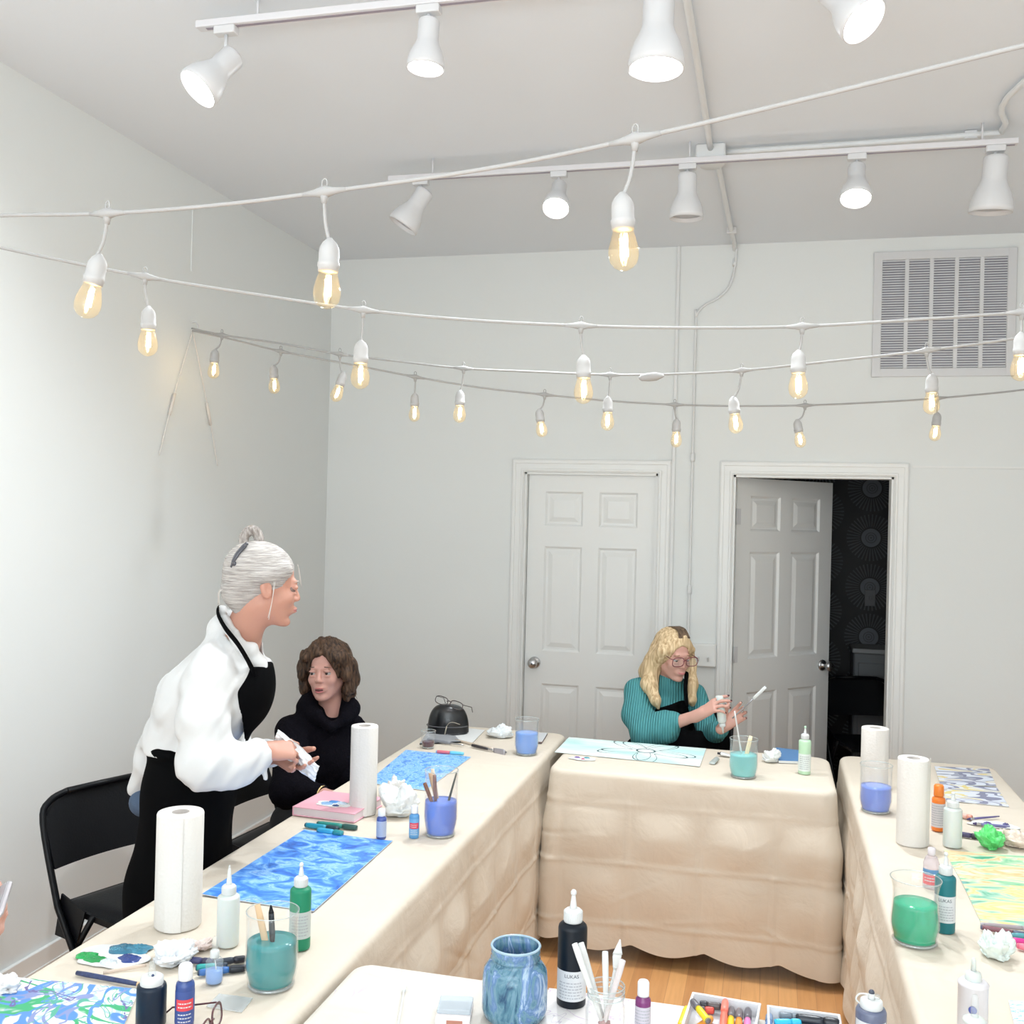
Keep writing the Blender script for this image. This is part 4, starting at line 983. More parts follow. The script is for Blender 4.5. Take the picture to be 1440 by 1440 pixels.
stick('palette_knife', 'short brown handled palette knife leaning left in the blue vase', 'palette knife', inside(vl2, .015, -.012), topt(vl2, 597, 1101, -.02), [('blade', 0, .6, .0045, .004, dull_metal, .4), ('handle', .6, 1, .006, .0065, tm, .7)])
stick('craft_stick', 'pale wooden spatula behind the dark handles in the blue vase', 'craft stick', inside(vl2, 0, .015), topt(vl2, 608, 1081, .04), [('stick', 0, 1, .0085, .0085, mat('pale_beige_wood', (.78, .64, .5), .6), .3)])
brush('black handled brush leaning right in the blue water vase', inside(vl2, .0, .0), topt(vl2, 642, 1087), (.01, .03, .03), r=.0045, ferr=.22)
# far end of the left table
loc, r_, H_ = spot(629, 1037, 57, 990)
bag = thing('black_bag', 'glossy black rounded case at the far end of the left table', 'bag', loc, YAW)
def bagf(u, v):
    a = 2*PI*u; th = PI/2*v; rx = r_*(1.02); ry = r_*.62
    c = math.cos(th)**.6; return (rx*c*math.cos(a)*(1+.04*math.cos(3*a)), ry*c*math.sin(a), H_*1.02*math.sin(th)**.85+.008)
bb = MB(); bb.grid(48, 18, bagf); bb.lathe([(r_*.62, 0), (r_*.63, .008)], 32, Matrix.Scale(1.6, 4, (1, 0, 0)))
bb.build('case_body', mat('glossy_black_leather', (.004, .005, .007), .28, coat=.3, bump=.08, bscale=30), bag)
MB().tube([(r_*1.02*math.cos(a), r_*.62*math.sin(a), H_*.30) for a in [2*PI*k/40 for k in range(40)]], .0022, 6, closed=True).build('zip', mat('dark_grey_zip', (.12, .12, .13), .4), bag)
st_ = MB().tube(smooth_path([(.0, -r_*.63, H_*.35), (.012, -r_*.70, H_*.48), (.03, -r_*.66, H_*.50), (.06, -r_*.58, H_*.42)], 5), .0028, 6, flat=.5); st_.tube([(.0, -r_*.63, H_*.35), (-.008, -r_*.68, H_*.05)], .0028, 6)
st_.build('beige_strap', mat('beige_cord', (.45, .40, .32), .7), bag)
Rg = Matrix.Rotation(YAW-.35, 3, 'Z') @ Matrix.Rotation(math.radians(-14), 3, 'X') @ Matrix.Rotation(math.radians(12), 3, 'Y')
eyeglasses('dark rimmed eyeglasses resting on top of the black case', (loc[0]+.01, loc[1]-.02, loc[2]+H_+.020), Rg, (.05, .035, .035), w=.15, rimh=.036)
vessel('small glass with dark red drink beside the black case', 602, 1054, 21, 1026, 'tapered', .38, (.10, .02, .04), name='drinking_glass')
sheet('paper_sheet', 'white paper sheet under the right side of the black case', 'paper', [(640, 1022), (682, 1027), (664, 1045), (612, 1040)], paper, .0012)
sheet('notebook', 'dark edged notebook lying left of the small drink glass', 'notebook', [(600, 1032), (640, 1036), (648, 1044), (590, 1047)], mat('grey_notebook', (.35, .36, .38), .5), .005, border=black_plastic)
brush('brush with a long pale handle lying across the far table end', Z(712, 1058, ZT+.006), Z(640, 1040, ZT+.004), (.62, .52, .42), (.25, .25, .28), .007, .10, .12)
stick('palette_knife', 'dark handled spatula with grey head near the pale blue cup', 'palette knife', Z(710, 1059, ZT+.006), Z(664, 1048, ZT+.008), [('blade', 0, .34, .016, .011, mat('grey_blade', (.42, .40, .44), .35, .4), .2), ('ferrule', .34, .5, .0045, .0045, dull_metal, 1), ('handle', .5, 1, .006, .0075, mat('dark_handle', (.04, .035, .04), .4), 1)])
stick('palette_knife', 'grey handled tool lying in front of the black case', 'palette knife', Z(652, 1048, ZT+.006), Z(601, 1040, ZT+.010), [('ferrule', 0, .35, .003, .005, dull_metal, 1), ('handle', .35, 1, .007, .008, mat('grey_tool', (.22, .23, .26), .35), .7)])
marker('light blue paint tube lying at the edge of the rippled painting', (614, 1057), (652, 1060), ZT+.008, (.70, .16, .20), (.18, .60, .80), .0075, capf=.5)
crumple('white crumpled tissue between the black case and pale blue cup', 702, 1036, 38, 15, (.80, .83, .84), 21, dy=.8)
vessel('tall glass of light blue paint water near the far corner', 740, 1064, 34, 1009, 'hurricane', .62, (.20, .38, .82), group='glass vases of paint water')
sheet('notebook', 'small dark edged notebook right of the light blue glass', 'notebook', [(752, 1032), (770, 1033), (762, 1046), (748, 1045)], mat('pale_cover', (.6, .62, .64), .5), .008, border=mat('dark_edge', (.12, .08, .09), .5))

# ================================================================ things on the rear table
line_art, nt, p = newmat('aqua_flower_drawing'); p.inputs['Roughness'].default_value = .8
tc = nt.nodes.new('ShaderNodeTexCoord'); su = nt.nodes.new('ShaderNodeSeparateXYZ'); nt.links.new(tc.outputs['UV'], su.inputs[0])
def MN(op, a, b_=None, c=None):
    n = nt.nodes.new('ShaderNodeMath'); n.operation = op
    for i, v in enumerate((a, b_, c)):
        if v is None: continue
        if isinstance(v, (int, float)): n.inputs[i].default_value = v
        else: nt.links.new(v, n.inputs[i])
    return n.outputs[0]
ux = MN('MULTIPLY', MN('SUBTRACT', su.outputs[0], .60), 1.75); uy = MN('SUBTRACT', su.outputs[1], .56)
rd = MN('SQRT', MN('ADD', MN('MULTIPLY', ux, ux), MN('MULTIPLY', uy, uy))); an = MN('ARCTAN2', uy, ux)
pet = MN('ADD', .33, MN('MULTIPLY', .22, MN('COSINE', MN('MULTIPLY', MN('ADD', an, .35), 5.))))
l1 = MN('LESS_THAN', MN('ABSOLUTE', MN('SUBTRACT', rd, pet)), .014); l2 = MN('LESS_THAN', MN('ABSOLUTE', MN('SUBTRACT', rd, .11)), .012)
pet2 = MN('ADD', .40, MN('MULTIPLY', .22, MN('COSINE', MN('ADD', MN('MULTIPLY', an, 5.), .9)))); l3 = MN('LESS_THAN', MN('ABSOLUTE', MN('SUBTRACT', rd, pet2)), .011)
ln = MN('MAXIMUM', MN('MAXIMUM', l1, l2), l3)
nz = nt.nodes.new('ShaderNodeTexNoise'); nz.inputs['Scale'].default_value = 2.2; nt.links.new(tc.outputs['UV'], nz.inputs[0])
r = ramp(nt, [(.4, (.80, .86, .84)), (.6, (.52, .78, .76))]); nt.links.new(nz.outputs[0], r.inputs[0])
mx = nt.nodes.new('ShaderNodeMix'); mx.data_type = 'RGBA'; nt.links.new(ln, mx.inputs[0]); nt.links.new(r.outputs[0], mx.inputs[6]); mx.inputs[7].default_value = (.04, .10, .11, 1)
nt.links.new(mx.outputs[2], p.inputs['Base Color'])
sheet('drawing', 'large pale aqua sheet with a dark outlined flower before the blonde woman', 'drawing', [(800, 1037), (993, 1053), (984, 1078), (780, 1058)], line_art, .0015)
palette('oval paper palette with purple and teal dabs at the table corner', 819, 1067, 38, [((.25, .16, .40), -.4, .1, .22), ((.10, .35, .42), .3, .2, .22), ((.6, .2, .3), .1, -.3, .14)], 12, asp=.5)
v3, vl3, vr3, vh3 = vessel('glass of turquoise paint water in front of the blonde woman', 1045, 1097, 40, 1036, 'hurricane', .60, (.22, .62, .62), group='glass vases of paint water')
stick('craft_stick', 'pale wooden stick leaning right in the turquoise water glass', 'craft stick', inside(vl3, -.004, .0), topt(vl3, 1056, 1035), [('stick', 0, 1, .0085, .0085, mat('cream_wood', (.85, .72, .48), .6), .3)])
stick('paint_brush', 'thin white handled brush leaning left in the turquoise glass', 'brush', inside(vl3, .005, .008), topt(vl3, 1033, 1000), [('ferrule', 0, .3, .004, .0035, dull_metal, 1), ('handle', .3, 1, .004, .003, white_plastic, 1)])
def paint_tube(label, px, py, ang, L, w, col, capc):
    P_ = Z(px, py, ZT); t = thing('paint_tube', label, 'paint tube', tuple(P_), ang)
    def fn(u, v):
        a = 2*PI*u; return (-L/2+L*.85*v, w/2*math.cos(a)*(1-.1*v), w*.05+ (w*.32)*(v**.5)*(1+math.sin(a)))
    m_ = MB(); m_.grid(20, 10, fn); m_.build('tube_body', mat('tube_body', col, .35, .3), t)
    MB().lathe([(w*.3, 0), (w*.3, .004), (w*.2, .006), (w*.2, .016)], 16, rotm(0, PI/2, 0, (L*.35, 0, w*.36))).build('cap', mat('tube_cap', capc, .4), t)
paint_tube('silver paint tube standing nearest the turquoise glass', 1005, 1072, 1.3, .075, .026, (.45, .50, .48), (.75, .76, .75))
paint_tube('small grey paint tube with black cap by the turquoise glass', 1022, 1064, 2.9, .07, .026, (.70, .72, .72), (.04, .04, .05))
crumple('white crumpled tissue beside the blue notebook', 1083, 1071, 26, 18, (.82, .84, .83), 31)
sheet('blue_notebook', 'small notebook with blue cover on the rear table', 'notebook', [(1091, 1054), (1124, 1058), (1126, 1074), (1095, 1073)], mat('blue_cover', (.10, .24, .48), .5), .010, border=paper)
squeeze_bottle('pale green squeeze bottle standing on the rear table', 1131, 1090, 17, 1020, (.50, .72, .50), lab=mat('pale_label', (.76, .82, .78), .5), labspan=(.1, .6), tipcol=mat('pale_green_tip', (.5, .75, .55), .4))

# ================================================================ things on the right table
towel_roll('paper towel roll at the far end of the right table', 1229, 1112, 37, 1021)
towel_roll('paper towel roll in the middle of the right table', 1282, 1193, 42, 1063, rz=.3, loose=True)
vessel('glass of periwinkle paint water in front of the far towel roll', 1231, 1147, 44, 1072, 'hurricane', .55, (.20, .31, .80), group='glass vases of paint water')
craft_bottle('orange paint bottle standing behind the towel roll', 1319, 1170, 18, 1102, (.90, .22, .02), (.88, .24, .03), labcol=(.70, .66, .68))
squeeze_bottle('white frosted squeeze bottle beside the orange bottle', 1339, 1194, 25, 1112, (.8, .8, .78), bodymat=frosted_plastic)
grey_art = paint_mat('grey_yellow_painting', [(0, (.68, .72, .80)), (.405, (.20, .21, .32)), (.445, (.34, .36, .45)), (.475, (.72, .74, .80)), (.525, (.72, .56, .20)), (.56, (.76, .66, .34)), (.58, (.68, .72, .80)), (.63, (.24, .25, .38))], (.62, 1.7, 1), 2.0, 1.2, .8, interp='CONSTANT')
sheet('painting', 'grey and yellow painting at the far end of the right table', 'painting', [(1314, 1078), (1391, 1082), (1401, 1106), (1322, 1103)], grey_art, .002)
grey_art2 = paint_mat('grey_yellow_painting_nearer', [(0, (.66, .70, .80)), (.41, (.22, .23, .34)), (.46, (.70, .73, .80)), (.505, (.74, .62, .24)), (.545, (.72, .74, .78)), (.59, (.36, .38, .48)), (.64, (.20, .20, .34))], (.62, 1.7, 1), 2.0, 1.2, .8, interp='CONSTANT', rot=.15)
sheet('painting', 'grey and yellow painting nearer of the matching two', 'painting', [(1326, 1103), (1402, 1108), (1419, 1135), (1330, 1126)], grey_art2, .002)
palette('white paper with indigo dabs lying behind the green tissue', 1398, 1160, 64, [((.12, .10, .30), -.25, .1, .16), ((.45, .42, .75), .2, -.3, .26), ((.10, .09, .25), .5, .15, .14)], 17, asp=.5, name='paint_smeared_paper')
brush('thin indigo brush lying on the dabbed paper', Z(1360, 1152, ZT+.007), Z(1405, 1148, ZT+.007), (.14, .12, .30), (.1, .08, .2), .0045)
brush('second indigo brush, crossing below the first on the dabbed paper', Z(1368, 1158, ZT+.008), Z(1420, 1162, ZT+.008), (.20, .20, .42), (.08, .06, .16), .005)
marker('reddish brown paint tube lying behind the white frosted bottle', (1350, 1146), (1367, 1150), ZT+.009, (.75, .45, .38), (.72, .30, .22), .009)
marker('black marker lying between frosted bottle and green tissue', (1345, 1172), (1378, 1177), ZT+.008, (.07, .06, .14), (.03, .03, .05), .0085)
crumple('bright green crumpled foil ball on the right table', 1393, 1192, 42, 27, (.10, .62, .14), 41, name='crumpled_green_foil', cat='foil', stain=[(.3, (.06, .50, .10)), (.5, (.12, .66, .18)), (.7, (.35, .80, .38))])
crumple('beige crumpled towel at the right edge beside the green foil ball', 1432, 1190, 62, 28, (.80, .66, .56), 43, dy=.7, stain=[(.3, (.78, .66, .54)), (.55, (.84, .72, .62)), (.66, (.86, .60, .48))])
or_art = paint_mat('green_orange_painting', [(.36, (.16, .50, .28)), (.43, (.42, .66, .42)), (.47, (.74, .78, .60)), (.51, (.85, .50, .22)), (.55, (.86, .68, .42)), (.59, (.60, .76, .56)), (.64, (.08, .42, .26))], (.55, 1.9, 1), 2.0, 4, .9, rot=.35)
sheet('painting', 'green and orange streaked painting, farther of two at right', 'painting', [(1327, 1196), (1468, 1206), (1500, 1252), (1352, 1240)], or_art, .002)
or_art2 = paint_mat('green_yellow_painting', [(.36, (.10, .42, .26)), (.43, (.40, .66, .52)), (.47, (.74, .78, .48)), (.51, (.86, .60, .22)), (.55, (.80, .76, .42)), (.59, (.48, .72, .52)), (.64, (.08, .36, .28)), (.70, (.40, .64, .72))], (.55, 2.0, 1), 2.1, 4, .9, rot=.2)
sheet('painting', 'green and yellow streaked painting, nearer of two at right', 'painting', [(1352, 1240), (1500, 1252), (1540, 1312), (1380, 1299)], or_art2, .002)
loc, r_, H_ = spot(1309, 1252, 22, 1190)
t = thing('soap_bottle', 'clear bottle with red and blue label behind the green vase', 'bottle', loc, face(loc))
MB().lathe([(r_*.95, 0), (r_, .003), (r_, H_*.62), (r_*.7, H_*.78), (r_*.42, H_*.82)], 30).build('bottle_body', thin_glass('soap_body', (.95, .9, .92), body=.35, bodycol=(.8, .74, .78)), t)
MB().lathe([(r_*.46, H_*.82), (r_*.48, H_*.84), (r_*.46, H_)], 24).build('cap', mat('pinkish_cap', (.72, .66, .68), .4), t)
l_ = arc_patch(MB(), r_+.0008, -1.2, 1.2, H_*.12, H_*.36, 14).build('red_label', mat('soap_red', (.75, .12, .14), .4), t)
arc_patch(MB(), r_+.0012, -1.2, 1.2, H_*.38, H_*.5, 14).build('blue_label', mat('soap_blue', (.12, .28, .5), .4), t)
lines_print(l_, r_+.0014, H_*.18, H_*.32, 2, label_m, 5, .8)
squeeze_bottle('teal paint squeeze bottle with white label behind the green vase', 1328, 1315, 28, 1196, (.02, .17, .19), lab=label_m, text='LUKAS', labspan=(.2, .66))
vessel('flared glass vase of emerald paint water on the right table', 1286, 1338, 66, 1228, 'flared', .62, (.0, .42, .22), group='glass vases of paint water')
for lab, a, b_, c1_, c2_, rr_ in (('grey lidded marker box edge at right below the streaked painting', (1381, 1300), (1470, 1308), (.42, .36, .38), (.45, .42, .45), .006),
                            ('brown marker pen below the streaked painting', (1380, 1304), (1450, 1316), (.24, .10, .12), (.10, .12, .18), .0065),
                            ('teal marker pen at the right edge below the brown one', (1424, 1315), (1500, 1322), (.10, .36, .40), (.1, .3, .35), .0065),
                            ('magenta marker pen at the right edge', (1421, 1322), (1500, 1334), (.70, .03, .28), (.6, .02, .22), .008),
                            ('coral pink marker pen at the right edge, nearest of the group', (1431, 1330), (1500, 1342), (.88, .22, .30), (.8, .15, .25), .008)):
    marker(lab, a, b_, ZT+rr_+.001, c1_, c2_, rr_)
crumple('mint stained crumpled tissue in front of the markers', 1400, 1345, 50, 36, (.75, .84, .78), 51, dy=1., stain=[(.3, (.72, .82, .76)), (.66, (.80, .84, .80)), (.735, (.74, .84, .78)), (.745, (.01, .14, .08)), (.78, (.03, .22, .12))])
# bottles at the bottom right
loc, r_, H_ = spot(1367, 1470, 40, 1342)
t = thing('pump_bottle', 'pale frosted bottle with a narrow spout at the bottom right', 'bottle', loc, face(loc))
MB().lathe([(r_*.93, 0), (r_, .004), (r_, H_*.66), (r_*1.04, H_*.67), (r_*1.04, H_*.69), (r_*.8, H_*.73)], 36).build('bottle_body', mat('pale_lilac_plastic', (.72, .69, .71), .35), t)
MB().lathe([(r_*.56, H_*.72), (r_*.58, H_*.74), (r_*.5, H_*.82), (r_*.2, H_*.84)], 28).build('cap', frosted_plastic, t)
MB().lathe([(r_*.2, H_*.83), (r_*.15, H_*.98), (r_*.11, H_)], 16).build('spout', frosted_plastic, t)
MB().lathe([(r_*.28, 0), (r_*.27, .001)], 20, rotm(PI/2, 0, 0, (0, -r_-.0002, H_*.42))).build('blue_emblem', mat('blue_emblem', (.10, .13, .40), .4), t)
loc, r_, H_ = spot(1369, 1510, 32, 1395)
t = thing('clear_bottle', 'small clear flanged bottle in front of the pale frosted bottle', 'bottle', loc, face(loc))
MB().lathe([(r_*.6, 0), (r_*.62, H_*.6), (r_*.5, H_*.66)], 30).build('bottle_body', thin_glass('cloudy_body', body=.4, bodycol=(.75, .76, .78)), t)
MB().lathe([(r_*.95, H_*.62), (r_, H_*.64), (r_*.95, H_*.67), (r_*.4, H_*.70)], 30).build('flange', frosted_plastic, t)
MB().lathe([(r_*.34, H_*.69), (r_*.28, H_*.97), (r_*.2, H_)], 18).build('spout', clear_plastic, t)
sheet('painting', 'corner of a paper with blue strokes, bottom right', 'painting', [(1418, 1408), (1500, 1412), (1560, 1500), (1436, 1480)], paint_mat('blue_stroke_paper', [(.4, (.85, .86, .87)), (.52, (.80, .86, .92)), (.6, (.18, .50, .85)), (.7, (.7, .8, .92))], (2, 8, 1), 2.5), .002)
def loop_bottle(label, px, ybot, w, ytop, col):
    loc, r, H = spot(px, ybot, w, ytop); t = thing('paint_bottle', label, 'bottle', loc, face(loc))
    MB().lathe([(r*.93, 0), (r, .004), (r, H*.62), (r*.9, H*.68), (r*.6, H*.70)], 36).build('bottle_body', mat('loop_bottle_body', col, .3, coat=.3), t)
    MB().lathe([(r*.72, H*.69), (r*.74, H*.70), (r*.72, H*.82), (r*.6, H*.845), (r*.2, H*.85)], 32).build('cap', white_plastic, t)
    MB().lathe([(r*.24, H*.84), (r*.2, H*.95), (r*.16, H*.97)], 16).build('spout', white_plastic, t)
    MB().ball((0, 0, H*.975), r*.2, 12).build('paint_crusted_tip', mat('dark_tip', (.06, .07, .1), .4), t)
    MB().tube(smooth_path([(-r*.7, 0, H*.72), (-r*.98, 0, H*.80), (-r*.75, 0, H*.91), (-r*.2, 0, H*.93)], 6), .0016, 6).build('cap_tether', white_plastic, t)
    MB().lathe([(r*.2, 0), (r*.2, .006)], 16, rotm(0, 0, 0, (r*.35, 0, H*.88))).build('loose_stopper', clear_plastic, t)
    arc_patch(MB(), r+.0006, -1.2, 1.2, H*.1, H*.5, 20).build('paper_label', label_m, t)
loop_bottle('dark paint bottle with looped cap tether at the bottom right table edge', 1224, 1478, 42, 1388, (.12, .14, .22))

# ================================================================ things on the front table
j_m = paint_mat('blue_smeared_glass', [(.34, (.02, .07, .15)), (.42, (.08, .20, .28)), (.48, (.16, .30, .38)), (.53, (.10, .20, .38)), (.58, (.20, .32, .55)), (.63, (.45, .58, .68)), (.68, (.14, .26, .45))], (9, 9, 3.5), 3., 8, 1.2, rough=.12, coord='Object')
loc, r_, H_ = spot(723, 1452, 92, 1318)
t = thing('paint_smeared_jar', 'wide glass jar smeared all over with blue paint, bottom centre', 'jar', loc, .4)
rm = r_
JP = [(rm*.80, 0), (rm*.94, .006), (rm, .02), (rm, H_*.55), (rm*.96, H_*.68), (rm*.80, H_*.78), (rm*.72, H_*.81), (rm*.73, H_*.83), (rm*.77, H_*.845), (rm*.74, H_*.865), (rm*.74, H_*.91), (rm*.76, H_*.925), (rm*.74, H_*.95), (rm*.76, H_*.99), (rm*.74, H_), (rm*.70, H_), (rm*.69, H_*.85), (rm*.69, H_*.8), (rm*.90, H_*.66), (rm*.96, H_*.5), (rm*.95, .02), (rm*.6, .012)]
MB().lathe(JP, 56).build('jar_wall', j_m, t)
MB().tube([(rm*.735*math.cos(2*PI*k/48), rm*.735*math.sin(2*PI*k/48), H_) for k in range(48)], .0028, 8, closed=True).build('jar_rim', mat('pale_blue_rim', (.36, .50, .60), .15), t)
squeeze_bottle('tall black paint squeeze bottle with white label beside the smeared jar', 803, 1421, 41, 1247, (.004, .008, .014), lab=label_m, text='LUKAS', labspan=(.10, .46))
# jar of white palette knives
loc, r_, H_ = spot(850, 1500, 56, 1378)
t = thing('glass_jar', 'clear ribbed glass jar holding white plastic palette knives', 'jar', loc, 0)
MB().lathe([(r_*.9, 0), (r_, .006), (r_, H_*.72), (r_*.92, H_*.8), (r_*.9, H_*.84), (r_*.94, H_*.86), (r_*.9, H_*.88), (r_*.94, H_*.91), (r_*.9, H_*.94), (r_*.92, H_), (r_*.88, H_), (r_*.87, H_*.8), (r_*.95, H_*.7), (r_*.94, .01), (r_*.3, .008)], 48).build('jar_wall', clear, t)
for z in (.86, .93, 1.0): MB().tube([(r_*.925*math.cos(2*PI*k/40), r_*.925*math.sin(2*PI*k/40), H_*z) for k in range(40)], .0014, 6, closed=True).build('glass_thread', glass_edge, t)
jl = loc
def pknife(label, dx, dy, tip, dd, blade, stained=False):
    wm = mat('stained_white_plastic', (.72, .66, .66), .4, var=.4, vscale=30) if stained else white_plastic
    base_ = inside(jl, dx, dy, .012); tp = topt(jl, tip[0], tip[1], dd)
    if blade: stick('palette_knife', label, 'palette knife', base_, tp, [('handle', 0, .62, .0055, .0045, wm, .6), ('neck', .62, .72, .003, .003, wm, 1), ('blade', .72, .86, .004, .0105, wm, .18), ('blade_tip', .86, 1, .0105, .0012, wm, .18)], 'white plastic palette knives')
    else: stick('palette_knife', label, 'palette knife', base_, tp, [('blade', 0, .3, .003, .009, mat('brown_stained_blade', (.35, .18, .17), .4), .2), ('handle', .3, 1, .0042, .0065, wm, .6)], 'white plastic palette knives')
pknife('white palette knife leaning far left in the ribbed jar', .018, -.01, (808, 1327), -.01, False)
pknife('white palette knife second from left in the ribbed jar', .012, .01, (817, 1326), .01, False)
pknife('short white palette knife in the middle of the ribbed jar', .004, .0, (851, 1338), .0, False)
pknife('white palette knife with pointed blade up in the ribbed jar', -.008, .008, (872, 1321), .02, True)
pknife('white palette knife leaning right with rounded end in the ribbed jar', -.015, -.012, (876, 1350), -.02, False, True)
craft_bottle('purple craft paint bottle with white cap beside the ribbed jar', 903, 1470, 22, 1376, (.20, .03, .16), (.82, .82, .83), labcol=(.62, .58, .64))
scrib = paint_mat('purple_scribble_paper', [(0, (.80, .76, .74)), (1, (.86, .83, .81))], (1, 1, 1), 3, over=[((.55, .38, .58), (2, 3, 1), .5, 1.3, .005), ((.50, .44, .52), (3, 2, 1), .56, 4.2, .004)])
sheet('scribbled_paper', 'white paper with thin purple scribbles under the bottles', 'paper', [(772, 1390), (985, 1419), (985, 1520), (740, 1500)], scrib, .0012)
# marker trays
def tray(label, c4, hgt=.028):
    C_ = [V(Z(px, py, ZT+.002)) for px, py in c4]; o = sum(C_)/4; ax = unit(C_[1]-C_[0]); ay = unit(C_[0]-C_[3]); hw = np.linalg.norm(C_[1]-C_[0])/2; hh = np.linalg.norm(C_[0]-C_[3])/2
    t = thing('marker_tray', label, 'tray', tuple(o), math.atan2(ax[1], ax[0]))
    pm_ = mat('white_tray_plastic', (.78, .77, .79), .35)
    m_ = MB(); m_.box(-hw, hw, -hh, hh, 0, .002, 0); 
    for s in (-1, 1):
        m_.box(s*hw-.0012, s*hw+.0012, -hh, hh, 0, hgt); m_.box(-hw, hw, s*hh-.0012, s*hh+.0012, 0, hgt)
    m_.build('tray_body', pm_, t)
    r_2 = MB().tube([(-hw-.002, -hh-.002, hgt), (hw+.002, -hh-.002, hgt), (hw+.002, hh+.002, hgt), (-hw-.002, hh+.002, hgt)], .002, 6, closed=True); r_2.build('tray_rim', pm_, t)
    return t, o
tray('white plastic tray of warm coloured markers at the bottom', [(966, 1415), (1058, 1431), (1060, 1560), (940, 1540)])
tray('white plastic tray of cool coloured markers at the bottom right', [(1082, 1434), (1180, 1447), (1192, 1580), (1090, 1560)])
GR = 'markers in the white trays'
tz_ = ZT+.012
for lab, a, b_, z1, z2, c1_, c2_ in (
    ('yellow marker leaning along the left side of the warm tray', (966, 1418), (950, 1462), .028, .02, (.92, .62, .02), (.9, .65, .03)),
    ('yellow marker with grey cap lying on top in the warm tray', (996, 1436), (974, 1408), .036, .040, (.90, .68, .02), (.13, .12, .14)),
    ('black marker lying crosswise at the back of the warm tray', (1014, 1416), (984, 1412), .024, .024, (.10, .08, .08), (.03, .03, .04)),
    ('scarlet marker lying under the yellow one in the warm tray', (1004, 1421), (984, 1420), .018, .018, (.8, .10, .07), (.12, .1, .1)),
    ('coral red marker standing out in the middle of the warm tray', (1016, 1452), (1020, 1408), .026, .034, (.92, .18, .12), (.94, .22, .16)),
    ('golden yellow marker with grey cap, right of the coral marker', (1026, 1455), (1029, 1419), .022, .026, (.92, .58, .02), (.15, .13, .14)),
    ('orange marker with grey cap in the right half of the warm tray', (1038, 1458), (1040, 1421), .022, .026, (.93, .30, .04), (.17, .14, .15)),
    ('pink marker with grey cap at the right side of the warm tray', (1050, 1460), (1052, 1420), .022, .026, (.85, .22, .50), (.12, .11, .13)),
    ('amber marker lying low at the front left of the warm tray', (972, 1452), (1000, 1432), .016, .016, (.90, .40, .05), (.9, .45, .1)),
    ('pale pink marker lying low at the front of the warm tray', (966, 1462), (1006, 1446), .016, .016, (.85, .55, .60), (.8, .5, .55)),
    ('lilac marker with black cap at the back of the cool tray', (1088, 1420), (1148, 1427), .024, .024, (.42, .26, .72), (.03, .03, .05)),
    ('slate blue marker at the left end of the cool tray', (1080, 1455), (1082, 1428), .022, .026, (.14, .26, .52), (.22, .30, .45)),
    ('cyan marker lying across the front of the cool tray', (1090, 1438), (1126, 1438), .026, .026, (.03, .48, .72), (.04, .50, .75)),
    ('thick black marker lying across the cool tray', (1120, 1432), (1180, 1440), .030, .030, (.02, .025, .035), (.015, .018, .025)),
    ('grey tipped marker lying behind the cyan one in the cool tray', (1096, 1428), (1124, 1430), .022, .022, (.20, .24, .28), (.3, .34, .38)),
    ('navy marker lying at the front of the cool tray', (1104, 1448), (1160, 1452), .018, .018, (.04, .08, .30), (.03, .05, .2))):
    marker(lab, a, b_, 0, c1_, c2_, .0072 if 'thick' not in lab else .0095, group=GR, zz=(TZ+z1, TZ+z2))
# small box, stirrer
Bx = [Z(613, 1412, ZT), Z(660, 1412, ZT), Z(668, 1446, ZT), Z(616, 1446, ZT)]
bx = thing('small_package', 'small clear and white package left of the smeared jar', 'package', tuple(sum(V(q) for q in Bx)/4), YAW-.06)
MB().box(-.035, .035, -.04, .04, 0, .012, .002).build('white_base', mat('package_white', (.78, .72, .70), .5), bx)
MB().box(-.034, .034, -.02, .042, .012, .022, .002).build('clear_lid', thin_glass('package_lid', (.93, .96, .98), body=.45, bodycol=(.72, .80, .86)), bx)
MB().box(-.012, .02, -.041, -.0395, .002, .010).build('brown_print', mat('brown_print', (.45, .2, .14), .6), bx)
stick('cotton_swab', 'thin white swab stick lying on the spattered front cloth', 'swab', Z(560, 1440, ZT+.004), Z(569, 1388, ZT+.004), [('stick', 0, .93, .0022, .0022, white_plastic, 1), ('cotton_tip', .9, 1, .004, .004, paper, 1)])
